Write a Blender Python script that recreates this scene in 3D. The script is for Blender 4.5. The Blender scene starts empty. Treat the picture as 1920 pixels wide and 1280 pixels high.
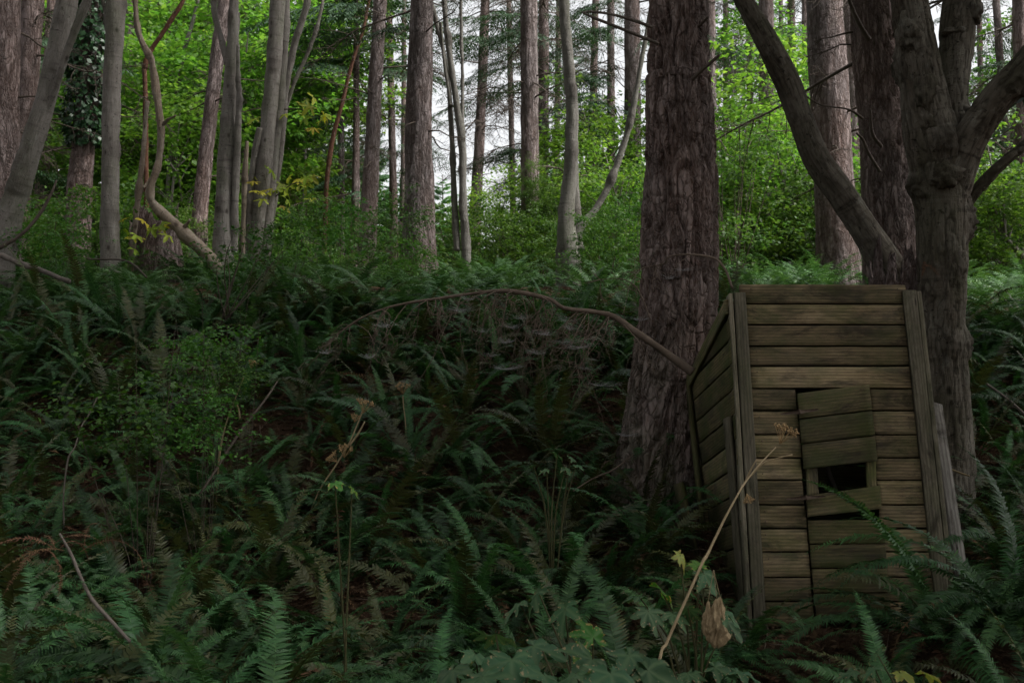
import bpy, math, random
import numpy as np
from mathutils import Matrix, Vector, Euler

rng = np.random.default_rng(7)
random.seed(7)
scene = bpy.context.scene
col = scene.collection
R = math.radians

# ------------------------------------------------------------------ camera, sky, sun, exposure
F = 1867.0                      # focal length in photo pixels (35 mm on full frame)
EYE = 1.75
cam_data = bpy.data.cameras.new("camera")
cam_data.lens = 35.0
cam_data.sensor_width = 36.0
cam_data.clip_start = 0.05
cam_data.clip_end = 3000.0
cam_data.dof.use_dof = True
cam_data.dof.focus_distance = 7.0
cam_data.dof.aperture_fstop = 5.0
cam = bpy.data.objects.new("camera", cam_data)
cam.location = (0, 0, EYE)
cam.rotation_euler = (R(90), 0, 0)
col.objects.link(cam)
scene.camera = cam

SUN_EL, SUN_AZ = 50.0, 105.0     # azimuth clockwise from +Y (from the right, a little behind the camera)
world = bpy.data.worlds.new("World")
scene.world = world
world.use_nodes = True
wn = world.node_tree.nodes
wl = world.node_tree.links
wn.clear()
wo = wn.new("ShaderNodeOutputWorld")
wb = wn.new("ShaderNodeBackground")
ws = wn.new("ShaderNodeTexSky")
ws.sky_type = 'NISHITA'
ws.sun_disc = False
ws.sun_elevation = R(SUN_EL)
ws.sun_rotation = R(SUN_AZ)
ws.air_density = 1.0
ws.dust_density = 4.0
ws.ozone_density = 1.0
wh = wn.new("ShaderNodeHueSaturation")
wh.inputs['Saturation'].default_value = 0.10
wl.new(ws.outputs['Color'], wh.inputs['Color'])
wl.new(wh.outputs['Color'], wb.inputs['Color'])
wb.inputs['Strength'].default_value = 0.07
wl.new(wb.outputs[0], wo.inputs[0])

sun_data = bpy.data.lights.new("sun", 'SUN')
sun_data.energy = 1.5
sun_data.angle = R(20)
sun_data.color = (1.0, 0.97, 0.92)
sun = bpy.data.objects.new("sun", sun_data)
_d = Vector((math.sin(R(SUN_AZ)) * math.cos(R(SUN_EL)), math.cos(R(SUN_AZ)) * math.cos(R(SUN_EL)), math.sin(R(SUN_EL))))
sun.rotation_euler = _d.to_track_quat('Z', 'Y').to_euler()
sun.location = _d * 60
col.objects.link(sun)

scene.view_settings.view_transform = 'Standard'
scene.view_settings.look = 'None'
scene.view_settings.exposure = 2.05
scene.view_settings.gamma = 1.0
scene.view_settings.use_curve_mapping = False
scene.render.engine = 'CYCLES'
cy = scene.cycles
cy.use_denoising = True
cy.max_bounces = 7
cy.diffuse_bounces = 4
cy.glossy_bounces = 2
cy.transmission_bounces = 4
cy.transparent_max_bounces = 6
cy.sample_clamp_indirect = 4.0
cy.caustics_reflective = False
cy.caustics_refractive = False

# ------------------------------------------------------------------ helpers
def P(px, py, Y):
    """photo pixel at depth Y -> world point"""
    return np.array([(px - 960.0) / F * Y, Y, EYE + (640.0 - py) / F * Y])

def _hash(ix, iy, iz, seed):
    h = (ix * 374761393 + iy * 668265263 + iz * 2147483647 + seed * 1274126177) & 0xFFFFFFFF
    h = ((h ^ (h >> 13)) * 1274126177) & 0xFFFFFFFF
    h = (h ^ (h >> 16)) & 0xFFFFFFFF
    return h.astype(np.float64) / 4294967295.0 * 2 - 1

def noise(p, seed=0):
    p = np.asarray(p, float)
    i = np.floor(p).astype(np.int64)
    f = p - i
    f = f * f * f * (f * (f * 6 - 15) + 10)
    r = 0
    for dx in (0, 1):
        wx = f[..., 0] if dx else 1 - f[..., 0]
        for dy in (0, 1):
            wy = f[..., 1] if dy else 1 - f[..., 1]
            for dz in (0, 1):
                wz = f[..., 2] if dz else 1 - f[..., 2]
                r = r + wx * wy * wz * _hash(i[..., 0] + dx, i[..., 1] + dy, i[..., 2] + dz, seed)
    return r

def fbm(p, oct=3, seed=0):
    p = np.asarray(p, float)
    a, s, r = 1.0, 0.0, 0
    for k in range(oct):
        r = r + a * noise(p * 2 ** k, seed + k * 17)
        s += a
        a *= 0.5
    return r / s

def mk_mesh(name, V, faces, mat=None, smooth=False, attrs=None):
    """faces: list of int arrays, each (n,3) or (n,4)"""
    V = np.asarray(V, float)
    me = bpy.data.meshes.new(name)
    loops, starts, tot = [], [], 0
    for Fa in faces:
        Fa = np.asarray(Fa, np.int32)
        if len(Fa) == 0:
            continue
        k = Fa.shape[1]
        loops.append(Fa.ravel())
        starts.append(np.arange(len(Fa), dtype=np.int32) * k + tot)
        tot += Fa.size
    loops = np.concatenate(loops)
    starts = np.concatenate(starts)
    me.vertices.add(len(V))
    me.vertices.foreach_set("co", V.astype(np.float32).ravel())
    me.loops.add(len(loops))
    me.loops.foreach_set("vertex_index", loops.astype(np.int32))
    me.polygons.add(len(starts))
    me.polygons.foreach_set("loop_start", starts.astype(np.int32))
    if smooth:
        me.polygons.foreach_set("use_smooth", np.ones(len(starts), bool))
    me.update(calc_edges=True)
    for k, a in (attrs or {}).items():
        a = np.asarray(a, np.float32)
        if a.ndim == 1:
            at = me.attributes.new(k, 'FLOAT', 'POINT')
            at.data.foreach_set("value", a)
        else:
            at = me.attributes.new(k, 'FLOAT_VECTOR', 'POINT')
            at.data.foreach_set("vector", a.ravel())
    if mat is not None:
        me.materials.append(mat)
    return me

def new(name, data=None, parent=None, loc=None, rot=None, scl=None):
    o = bpy.data.objects.new(name, data)
    if parent is not None:
        o.parent = parent
    if loc is not None:
        o.location = loc
    if rot is not None:
        o.rotation_euler = rot
    if scl is not None:
        o.scale = scl if hasattr(scl, '__len__') else (scl, scl, scl)
    col.objects.link(o)
    return o

def tag(o, label=None, cat=None, group=None, kind=None):
    if label: o["label"] = label
    if cat: o["category"] = cat
    if group: o["group"] = group
    if kind: o["kind"] = kind
    return o

class Geo:
    """collects vertices, faces and attributes into one mesh"""
    def __init__(s):
        s.V, s.T, s.Q, s.A, s.n = [], [], [], {}, 0
    def add(s, V, T=None, Q=None, **attrs):
        V = np.asarray(V, float)
        s.V.append(V)
        if T is not None and len(T): s.T.append(np.asarray(T) + s.n)
        if Q is not None and len(Q): s.Q.append(np.asarray(Q) + s.n)
        for k, a in attrs.items():
            s.A.setdefault(k, []).append((s.n, np.asarray(a, float)))
        s.n += len(V)
    def mesh(s, name, mat=None, smooth=False, off=None):
        V = np.concatenate(s.V)
        if off is not None:
            V = V - np.asarray(off)
        faces = []
        if s.T: faces.append(np.concatenate(s.T))
        if s.Q: faces.append(np.concatenate(s.Q))
        at = {}
        for k, lst in s.A.items():
            d = lst[0][1].ndim
            arr = np.zeros(s.n) if d == 1 else np.zeros((s.n, 3))
            for st, a in lst:
                arr[st:st + len(a)] = a
            at[k] = arr
        return mk_mesh(name, V, faces, mat, smooth, at)

def norm(v):
    return v / (np.linalg.norm(v, axis=-1, keepdims=True) + 1e-12)

def spline(pts, vals, n):
    """Catmull-Rom through pts with scalar vals, resampled to n even steps"""
    pts = np.asarray(pts, float)
    vals = np.asarray(vals, float)
    D = np.concatenate([pts, vals[:, None]], 1)
    D = np.concatenate([[2 * D[0] - D[1]], D, [2 * D[-1] - D[-2]]])
    out = []
    m = len(pts) - 1
    for i in range(m):
        p0, p1, p2, p3 = D[i:i + 4]
        t = np.linspace(0, 1, 24, endpoint=False)[:, None]
        out.append(0.5 * (2 * p1 + (p2 - p0) * t + (2 * p0 - 5 * p1 + 4 * p2 - p3) * t ** 2 + (3 * p1 - p0 - 3 * p2 + p3) * t ** 3))
    out.append(D[-2][None])
    out = np.concatenate(out)
    s = np.concatenate([[0], np.cumsum(np.linalg.norm(np.diff(out[:, :3], axis=0), axis=1))])
    si = np.linspace(0, s[-1], n) if np.isscalar(n) else np.asarray(n) * s[-1]
    res = np.stack([np.interp(si, s, out[:, k]) for k in range(4)], 1)
    return res[:, :3], res[:, 3], si

def frames(c):
    t = norm(np.gradient(c, axis=0))
    n = np.zeros_like(c)
    ref = np.array([0, 1.0, 0]) if abs(t[0][1]) < 0.8 else np.array([1.0, 0, 0])
    v = ref - t[0] * ref.dot(t[0])
    n[0] = v / np.linalg.norm(v)
    for i in range(1, len(c)):
        v = n[i - 1] - t[i] * n[i - 1].dot(t[i])
        n[i] = v / np.linalg.norm(v)
    return t, n, np.cross(t, n)

def tube(pts, rad, nseg=8, nring=12, relief=None, cap=True, wob=0.0, seed=0):
    """swept tube; relief(bark_co, r) -> (outward offset, furrow value)"""
    c, r, s = spline(pts, rad, nring)
    nr = len(c)
    t, n, b = frames(c)
    th = np.linspace(0, 2 * np.pi, nseg, endpoint=False)
    dirs = np.cos(th)[None, :, None] * n[:, None] + np.sin(th)[None, :, None] * b[:, None]
    r0 = max(float(np.median(r)), 1e-4)
    bc = np.stack([np.broadcast_to(np.cos(th) * r0, (nr, nseg)), np.broadcast_to(np.sin(th) * r0, (nr, nseg)),
                   np.broadcast_to(s[:, None], (nr, nseg))], -1)
    bc = bc + np.array([seed * 3.7 % 11, seed * 1.9 % 7, seed * 0.77 % 5])
    rr = np.broadcast_to(r[:, None], (nr, nseg)).copy()
    fur = np.zeros((nr, nseg))
    if wob:
        rr = rr * (1 + wob * noise(bc * np.array([2.2 / r0 * .5, 2.2 / r0 * .5, 1.6 / max(r0, .08) * .25]), seed + 5))
    if relief is not None:
        o, fur = relief(bc, rr)
        rr = rr + o
    V = (c[:, None] + dirs * rr[..., None]).reshape(-1, 3)
    i = np.arange(nr - 1)[:, None] * nseg
    j = np.arange(nseg)[None]
    j2 = (j + 1) % nseg
    Q = np.stack([i + j, i + j2, i + nseg + j2, i + nseg + j], -1).reshape(-1, 4)
    bc = bc.reshape(-1, 3)
    fur = fur.ravel()
    T = None
    if cap:
        k = len(V)
        V = np.concatenate([V, c[-1:], c[:1]])
        bc = np.concatenate([bc, bc[-1:], bc[:1]])
        fur = np.concatenate([fur, [0.5, 0.5]])
        jj = np.arange(nseg)
        T = np.concatenate([np.stack([np.full(nseg, k), (nr - 1) * nseg + jj, (nr - 1) * nseg + (jj + 1) % nseg], 1),
                            np.stack([np.full(nseg, k + 1), (jj + 1) % nseg, jj], 1)])
    return V, T, Q, bc, fur

# ------------------------------------------------------------------ materials
def mat(name):
    m = bpy.data.materials.new(name)
    m.use_nodes = True
    nt = m.node_tree
    nt.nodes.clear()
    out = nt.nodes.new("ShaderNodeOutputMaterial")
    return m, nt, out

def nd(nt, typ, **kw):
    n = nt.nodes.new(typ)
    for k, v in kw.items():
        if hasattr(n, k) and not k.startswith('i_'):
            setattr(n, k, v)
        else:
            n.inputs[k[2:] if k.startswith('i_') else k].default_value = v
    return n

def ramp(nt, stops, fac):
    r = nt.nodes.new("ShaderNodeValToRGB")
    el = r.color_ramp.elements
    while len(el) < len(stops):
        el.new(0.5)
    for e, (p, c) in zip(el, stops):
        e.position = p
        e.color = (*c, 1) if len(c) == 3 else c
    nt.links.new(fac, r.inputs[0])
    return r.outputs[0]

def mixc(nt, fac, a, b, mode='MIX'):
    m = nt.nodes.new("ShaderNodeMix")
    m.data_type = 'RGBA'
    m.blend_type = mode
    for sock, v in ((m.inputs[0], fac), (m.inputs[6], a), (m.inputs[7], b)):
        if isinstance(v, bpy.types.NodeSocket):
            nt.links.new(v, sock)
        elif isinstance(v, (int, float)):
            sock.default_value = v
        else:
            sock.default_value = (*v, 1)
    return m.outputs[2]

def mth(nt, op, a, b=None):
    m = nt.nodes.new("ShaderNodeMath")
    m.operation = op
    for sock, v in ((m.inputs[0], a), (m.inputs[1], b)):
        if v is None: continue
        if isinstance(v, bpy.types.NodeSocket): nt.links.new(v, sock)
        else: sock.default_value = v
    return m.outputs[0]

def attr(nt, name, vec=False):
    a = nt.nodes.new("ShaderNodeAttribute")
    a.attribute_name = name
    return a.outputs['Vector' if vec else 'Fac']

def tex(nt, co, scale, kind='noise', sc=1.0, detail=4.0, rough=0.6, dist=0.0):
    mp = nt.nodes.new("ShaderNodeMapping")
    mp.inputs['Scale'].default_value = scale if hasattr(scale, '__len__') else (scale,) * 3
    nt.links.new(co, mp.inputs['Vector'])
    if kind == 'noise':
        t = nt.nodes.new("ShaderNodeTexNoise")
        t.inputs['Scale'].default_value = sc
        t.inputs['Detail'].default_value = detail
        t.inputs['Roughness'].default_value = rough
        t.inputs['Distortion'].default_value = dist
        nt.links.new(mp.outputs[0], t.inputs['Vector'])
        return t.outputs['Fac']
    t = nt.nodes.new("ShaderNodeTexVoronoi")
    t.inputs['Scale'].default_value = sc
    if kind == 'edge':
        t.feature = 'DISTANCE_TO_EDGE'
    nt.links.new(mp.outputs[0], t.inputs['Vector'])
    return t.outputs['Distance']

def obj_rand(nt):
    return nt.nodes.new("ShaderNodeObjectInfo").outputs['Random']

def leaf_mat(name, c_dark, c_mid, c_light, trans=0.35, rough=0.5, spec=0.35, blotch=None, vary=0.35, tcol=None):
    m, nt, out = mat(name)
    base = ramp(nt, [(0.0, c_dark), (0.5, c_mid), (1.0, c_light)], attr(nt, 'rnd'))
    orr = obj_rand(nt)
    hs = nd(nt, "ShaderNodeHueSaturation")
    nt.links.new(base, hs.inputs['Color'])
    v = nd(nt, "ShaderNodeMapRange")
    nt.links.new(orr, v.inputs[0])
    v.inputs[3].default_value = 1 - vary
    v.inputs[4].default_value = 1 + vary
    nt.links.new(v.outputs[0], hs.inputs['Value'])
    h = nd(nt, "ShaderNodeMapRange")
    nt.links.new(mth(nt, 'FRACT', mth(nt, 'MULTIPLY', orr, 7.31)), h.inputs[0])
    h.inputs[3].default_value = 0.485
    h.inputs[4].default_value = 0.515
    nt.links.new(h.outputs[0], hs.inputs['Hue'])
    c = hs.outputs[0]
    if blotch is not None:
        c = blotch(nt, c)
    pb = nd(nt, "ShaderNodeBsdfPrincipled", Roughness=rough)
    pb.inputs['Specular IOR Level'].default_value = spec
    nt.links.new(c, pb.inputs['Base Color'])
    tr = nd(nt, "ShaderNodeBsdfTranslucent")
    tc = mixc(nt, 1.0, c, tcol or (1.25, 1.35, 0.7), 'MULTIPLY')
    nt.links.new(tc, tr.inputs['Color'])
    mx = nd(nt, "ShaderNodeMixShader")
    mx.inputs[0].default_value = trans
    nt.links.new(pb.outputs[0], mx.inputs[1])
    nt.links.new(tr.outputs[0], mx.inputs[2])
    nt.links.new(mx.outputs[0], out.inputs[0])
    return m

def surf(nt, out, colr, rough=0.85, bump=None, bstr=0.5, bdist=0.01, spec=0.25):
    pb = nd(nt, "ShaderNodeBsdfPrincipled")
    pb.inputs['Specular IOR Level'].default_value = spec
    if isinstance(rough, (int, float)): pb.inputs['Roughness'].default_value = rough
    else: nt.links.new(rough, pb.inputs['Roughness'])
    nt.links.new(colr, pb.inputs['Base Color'])
    if bump is not None:
        b = nd(nt, "ShaderNodeBump")
        b.inputs['Strength'].default_value = bstr
        b.inputs['Distance'].default_value = bdist
        nt.links.new(bump, b.inputs['Height'])
        nt.links.new(b.outputs[0], pb.inputs['Normal'])
    nt.links.new(pb.outputs[0], out.inputs[0])

def bark_fir(name, c_plate1, c_plate2, c_furrow, scale=1.0, moss=0.0, bdist=0.03):
    m, nt, out = mat(name)
    co = attr(nt, 'bark_co', True)
    n1 = tex(nt, co, (9 * scale, 9 * scale, 1.7 * scale), detail=5, rough=0.65, dist=0.6)
    ridge = mth(nt, 'ABSOLUTE', mth(nt, 'SUBTRACT', n1, 0.5))
    crack = mth(nt, 'MINIMUM', mth(nt, 'MULTIPLY', ridge, 13.0), 1.0)
    n2 = tex(nt, co, (16 * scale, 16 * scale, 7 * scale), detail=6, rough=0.7)
    fine = tex(nt, co, (60, 60, 22), detail=4, rough=0.7)
    wn_ = nd(nt, "ShaderNodeTexNoise")
    wn_.inputs['Scale'].default_value = 9.0
    nt.links.new(co, wn_.inputs['Vector'])
    wv_ = nd(nt, "ShaderNodeVectorMath", operation='MULTIPLY_ADD')
    nt.links.new(wn_.outputs['Color'], wv_.inputs[0])
    wv_.inputs[1].default_value = (0.10, 0.10, 0.12)
    nt.links.new(co, wv_.inputs[2])
    scale_e = tex(nt, wv_.outputs[0], (24 * scale, 24 * scale, 5.0 * scale), 'edge')
    scale_c = ramp(nt, [(0.0, (1, 1, 1)), (0.10, (0, 0, 0))], scale_e)
    big = tex(nt, co, (1.3, 1.3, 0.5), detail=3)
    plate = mixc(nt, ramp(nt, [(0.3, (0, 0, 0)), (0.7, (1, 1, 1))], n2), c_plate1, c_plate2)
    fur = mth(nt, 'MAXIMUM', mth(nt, 'MAXIMUM', mth(nt, 'SUBTRACT', 1.0, crack), attr(nt, 'furrow')), mth(nt, 'MULTIPLY', scale_c, 0.7))
    c = mixc(nt, mth(nt, 'MULTIPLY', fur, 0.95), plate, c_furrow)
    c = mixc(nt, ramp(nt, [(0.35, (0, 0, 0)), (0.75, (1, 1, 1))], fine), c, mixc(nt, 0.5, c, (0.30, 0.27, 0.26)))
    c = mixc(nt, mth(nt, 'MULTIPLY', ramp(nt, [(0.4, (0, 0, 0)), (0.65, (1, 1, 1))], big), 0.45), c, mixc(nt, 0.6, c, (0.20, 0.10, 0.065)))
    if moss:
        geo = nd(nt, "ShaderNodeNewGeometry")
        sp = nd(nt, "ShaderNodeSeparateXYZ")
        nt.links.new(geo.outputs['Position'], sp.inputs[0])
        low = nd(nt, "ShaderNodeMapRange")
        nt.links.new(sp.outputs['Z'], low.inputs[0])
        low.inputs[1].default_value = 2.1
        low.inputs[2].default_value = 0.4
        k = mth(nt, 'MULTIPLY', low.outputs[0], ramp(nt, [(0.42, (0, 0, 0)), (0.6, (1, 1, 1))], tex(nt, co, (3, 3, 2), detail=5)))
        c = mixc(nt, mth(nt, 'MULTIPLY', k, moss), c, (0.085, 0.10, 0.05))
    h = mth(nt, 'ADD', mth(nt, 'MULTIPLY', crack, 0.6), mth(nt, 'SUBTRACT', mth(nt, 'ADD', mth(nt, 'MULTIPLY', n2, 0.5), mth(nt, 'MULTIPLY', fine, 0.3)), mth(nt, 'MULTIPLY', scale_c, 0.35)))
    surf(nt, out, c, 0.9, h, 1.0, bdist, 0.15)
    return m

def bark_smooth(name, c1, c2, c_dark, moss=(0.06, 0.08, 0.03), mossk=0.3, stri=1.0, lichk=0.5):
    m, nt, out = mat(name)
    co = attr(nt, 'bark_co', True)
    big = tex(nt, co, (3.5, 3.5, 1.6), detail=5, rough=0.65)
    stria = tex(nt, co, (34, 34, 4.5), detail=6, rough=0.68, dist=1.6)
    bands = tex(nt, co, (2.0, 2.0, 17.0), detail=3, rough=0.6, dist=0.4)
    spot = tex(nt, co, (22, 22, 30), detail=3)
    c = mixc(nt, ramp(nt, [(0.35, (0, 0, 0)), (0.65, (1, 1, 1))], big), c1, c2)
    c = mixc(nt, ramp(nt, [(0.56, (0, 0, 0)), (0.72, (.55, .55, .55))], bands), c, c_dark)
    lich = tex(nt, co, (11, 11, 7), detail=5, rough=0.75)
    c = mixc(nt, mth(nt, 'MULTIPLY', ramp(nt, [(0.56, (0, 0, 0)), (0.64, (1, 1, 1))], lich), lichk), c, mixc(nt, 0.5, c2, (0.30, 0.31, 0.27)))
    knot = tex(nt, co, (5.5, 5.5, 3.2), 'voronoi')
    c = mixc(nt, ramp(nt, [(0.06, (.9, .9, .9)), (0.16, (0, 0, 0))], knot), c, c_dark)
    c = mixc(nt, mth(nt, 'MULTIPLY', ramp(nt, [(0.5, (0, 0, 0)), (0.7, (1, 1, 1))], stria), 0.55 * stri), c, c_dark)
    c = mixc(nt, ramp(nt, [(0.62, (0, 0, 0)), (0.7, (.8, .8, .8))], spot), c, c_dark)
    c = mixc(nt, mth(nt, 'MULTIPLY', ramp(nt, [(0.5, (0, 0, 0)), (0.62, (1, 1, 1))], tex(nt, co, (2.2, 2.2, 0.9), detail=5)), mossk), c, moss)
    c = mixc(nt, mth(nt, 'MULTIPLY', attr(nt, 'furrow'), 0.6), c, c_dark)
    h = mth(nt, 'ADD', mth(nt, 'MULTIPLY', stria, 0.8 * stri), mth(nt, 'ADD', mth(nt, 'MULTIPLY', bands, 0.35), mth(nt, 'MULTIPLY', spot, 0.3)))
    h = mth(nt, 'ADD', h, mth(nt, 'MULTIPLY', lich, 0.5))
    surf(nt, out, c, 0.88, h, 0.85, 0.024, 0.15)
    return m

def wood_mat(name, c1, c2, c_grain, mossk=0.4, mosscol=(0.055, 0.07, 0.018)):
    m, nt, out = mat(name)
    co0 = attr(nt, 'grain', True)
    orr = obj_rand(nt)
    ad = nd(nt, "ShaderNodeVectorMath", operation='ADD')
    cmb = nd(nt, "ShaderNodeCombineXYZ")
    nt.links.new(mth(nt, 'MULTIPLY', orr, 37.0), cmb.inputs[0])
    nt.links.new(mth(nt, 'MULTIPLY', orr, 91.0), cmb.inputs[1])
    nt.links.new(co0, ad.inputs[0])
    nt.links.new(cmb.outputs[0], ad.inputs[1])
    co = ad.outputs[0]
    warp = tex(nt, co, (2.2, 9, 9), detail=2)
    wv = nd(nt, "ShaderNodeTexWave", wave_type='BANDS', bands_direction='Y')
    wv.inputs['Scale'].default_value = 1.0
    wv.inputs['Distortion'].default_value = 5.0
    wv.inputs['Detail'].default_value = 3.0
    wv.inputs['Detail Scale'].default_value = 0.8
    mp = nd(nt, "ShaderNodeMapping")
    mp.inputs['Scale'].default_value = (1.1, 15, 15)
    nt.links.new(co, mp.inputs[0])
    nt.links.new(mp.outputs[0], wv.inputs['Vector'])
    fib = tex(nt, co, (5, 60, 60), detail=7, rough=0.75, dist=1.2)
    blot = tex(nt, co, (2.5, 7, 7), detail=5, rough=0.65)
    c = mixc(nt, ramp(nt, [(0.3, (0, 0, 0)), (0.7, (1, 1, 1))], blot), c1, c2)
    c = mixc(nt, mth(nt, 'MULTIPLY', ramp(nt, [(0.25, (1, 1, 1)), (0.6, (0, 0, 0))], wv.outputs['Fac']), 0.45), c, c_grain)
    c = mixc(nt, mth(nt, 'MULTIPLY', ramp(nt, [(0.46, (0, 0, 0)), (0.68, (1, 1, 1))], fib), 0.7), c, c_grain)
    stain = tex(nt, co, (2.4, 9, 9), detail=6, rough=0.72, dist=0.6)
    c = mixc(nt, mth(nt, 'MULTIPLY', ramp(nt, [(0.47, (0, 0, 0)), (0.64, (1, 1, 1))], stain), 0.85), c, (0.03, 0.024, 0.016))
    mo = tex(nt, co, (3.2, 5, 5), detail=5, rough=0.7)
    c = mixc(nt, mth(nt, 'MULTIPLY', ramp(nt, [(0.42, (0, 0, 0)), (0.62, (1, 1, 1))], mo), mossk), c, mosscol)
    gw = tex(nt, co, (1.3, 4, 4), detail=4, rough=0.6)
    c = mixc(nt, mth(nt, 'MULTIPLY', ramp(nt, [(0.45, (0, 0, 0)), (0.65, (1, 1, 1))], gw), 0.18), c, mixc(nt, 0.7, c, (0.19, 0.175, 0.15)))
    # nail holes / knots
    kn = tex(nt, co, (2.1, 11, 11), 'voronoi')
    c = mixc(nt, ramp(nt, [(0.03, (.9, .9, .9)), (0.09, (0, 0, 0))], kn), c, (0.02, 0.013, 0.008))
    hs = nd(nt, "ShaderNodeHueSaturation")
    mr = nd(nt, "ShaderNodeMapRange")
    nt.links.new(mth(nt, 'FRACT', mth(nt, 'MULTIPLY', orr, 5.17)), mr.inputs[0])
    mr.inputs[3].default_value = 0.55
    mr.inputs[4].default_value = 1.3
    nt.links.new(mr.outputs[0], hs.inputs['Value'])
    nt.links.new(c, hs.inputs['Color'])
    h = mth(nt, 'SUBTRACT', mth(nt, 'MULTIPLY', wv.outputs['Fac'], 0.2), mth(nt, 'MULTIPLY', fib, 1.0))
    surf(nt, out, hs.outputs[0], 0.85, h, 0.6, 0.005, 0.2)
    return m

def plain_mat(name, c1, c2, sc=6.0, rough=0.85, bdist=0.004, spec=0.2):
    m, nt, out = mat(name)
    tc = nd(nt, "ShaderNodeTexCoord")
    n = tex(nt, tc.outputs['Object'], sc, detail=5, rough=0.65)
    surf(nt, out, ramp(nt, [(0.3, c1), (0.7, c2)], n), rough, n, 0.5, bdist, spec)
    return m

def spots(c_spot, lo=0.56, hi=0.66, scale=18):
    def f(nt, c):
        tc = nd(nt, "ShaderNodeTexCoord")
        n = tex(nt, tc.outputs['Object'], scale, detail=4)
        e = attr(nt, 'edge')
        k = mth(nt, 'ADD', n, mth(nt, 'MULTIPLY', e, 0.17))
        c = mixc(nt, mth(nt, 'MULTIPLY', attr(nt, 'vein'), 0.35), c, (0.17, 0.24, 0.11))
        return mixc(nt, ramp(nt, [(lo, (0, 0, 0)), (hi, (1, 1, 1))], k), c, c_spot)
    return f

M = {}
M['fir'] = bark_fir("fir_bark", (0.22, 0.18, 0.175), (0.33, 0.28, 0.275), (0.05, 0.030, 0.023), 1.0, 0.0, 0.05)
M['fir_big'] = bark_fir("big_fir_bark", (0.18, 0.125, 0.108), (0.35, 0.275, 0.255), (0.042, 0.020, 0.012), 0.9, 0.6, 0.035)
M['fir_red'] = bark_fir("red_fir_bark", (0.20, 0.15, 0.14), (0.30, 0.24, 0.23), (0.045, 0.024, 0.018), 0.9, 0.0, 0.05)
M['maple'] = bark_smooth("maple_bark", (0.155, 0.138, 0.122), (0.225, 0.205, 0.185), (0.045, 0.037, 0.032))
M['maple_big'] = bark_smooth("big_maple_bark", (0.078, 0.063, 0.046), (0.20, 0.18, 0.148), (0.016, 0.012, 0.008), (0.04, 0.042, 0.018), 0.45, 1.2, 0.45)
M['maple_pale'] = bark_smooth("pale_maple_bark", (0.145, 0.135, 0.12), (0.20, 0.19, 0.17), (0.055, 0.046, 0.04), mossk=0.25)
M['snag'] = bark_smooth("dead_wood", (0.20, 0.155, 0.115), (0.27, 0.225, 0.18), (0.06, 0.042, 0.03), mossk=0.2)
M['madrone'] = bark_smooth("madrone_bark", (0.085, 0.035, 0.022), (0.12, 0.058, 0.036), (0.025, 0.016, 0.012), mossk=0.1)
M['twig'] = plain_mat("twig_bark", (0.05, 0.037, 0.028), (0.10, 0.08, 0.065), 9)
M['twig_brown'] = plain_mat("brown_twig_bark", (0.10, 0.074, 0.055), (0.18, 0.135, 0.105), 12)
M['stalk'] = plain_mat("dry_stalk", (0.24, 0.18, 0.10), (0.35, 0.27, 0.16), 14, 0.7)
M['seed'] = plain_mat("dry_seed_head", (0.26, 0.165, 0.08), (0.44, 0.30, 0.15), 40, 0.8)
M['greystick'] = plain_mat("grey_stick", (0.08, 0.066, 0.055), (0.165, 0.14, 0.12), 14)
M['plank'] = wood_mat("weathered_siding", (0.20, 0.145, 0.078), (0.33, 0.25, 0.145), (0.055, 0.036, 0.019), 0.5)
M['plank_moss'] = wood_mat("mossy_siding", (0.125, 0.10, 0.048), (0.20, 0.16, 0.08), (0.045, 0.036, 0.018), 0.75, (0.05, 0.068, 0.014))
M['trim'] = wood_mat("weathered_trim", (0.19, 0.165, 0.115), (0.27, 0.235, 0.17), (0.07, 0.058, 0.04), 0.35)
M['grey_plank'] = wood_mat("silvered_plank", (0.34, 0.31, 0.28), (0.44, 0.41, 0.37), (0.13, 0.11, 0.095), 0.08)
M['rust'] = plain_mat("rusty_iron", (0.05, 0.03, 0.02), (0.10, 0.065, 0.045), 60, 0.75, 0.001, 0.4)
M['fern'] = leaf_mat("fern_leaf", (0.017, 0.052, 0.016), (0.032, 0.088, 0.028), (0.07, 0.15, 0.048), 0.25, 0.48, 0.30, vary=0.55)
M['fern_old'] = leaf_mat("olive_fern_leaf", (0.032, 0.038, 0.012), (0.05, 0.058, 0.017), (0.08, 0.08, 0.025), 0.22, 0.5, 0.4)
M['fern_dead'] = leaf_mat("dead_fern_leaf", (0.055, 0.03, 0.017), (0.10, 0.055, 0.031), (0.165, 0.095, 0.056), 0.15, 0.8, 0.1, tcol=(1, 1, 1))
M['rachis'] = plain_mat("fern_stem", (0.045, 0.05, 0.02), (0.09, 0.08, 0.035), 20, 0.6)
M['leaf_bright'] = leaf_mat("bright_maple_leaf", (0.046, 0.104, 0.019), (0.082, 0.163, 0.029), (0.158, 0.236, 0.05), 0.52, 0.5, 0.3, vary=0.45, tcol=(1.45, 1.6, 0.75))
M['leaf_pale'] = leaf_mat("pale_spruce_needle", (0.06, 0.15, 0.07), (0.10, 0.22, 0.10), (0.16, 0.30, 0.14), 0.35, 0.6, 0.2)
M['leaf_shrub'] = leaf_mat("shrub_leaf", (0.030, 0.078, 0.014), (0.055, 0.12, 0.022), (0.11, 0.18, 0.035), 0.4, 0.5, 0.3)
M['leaf_huck'] = leaf_mat("huckleberry_leaf", (0.03, 0.085, 0.014), (0.05, 0.13, 0.022), (0.09, 0.185, 0.035), 0.4, 0.5, 0.3)
M['needle'] = leaf_mat("fir_needle", (0.018, 0.042, 0.020), (0.030, 0.065, 0.030), (0.05, 0.095, 0.04), 0.2, 0.55, 0.3)
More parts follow.
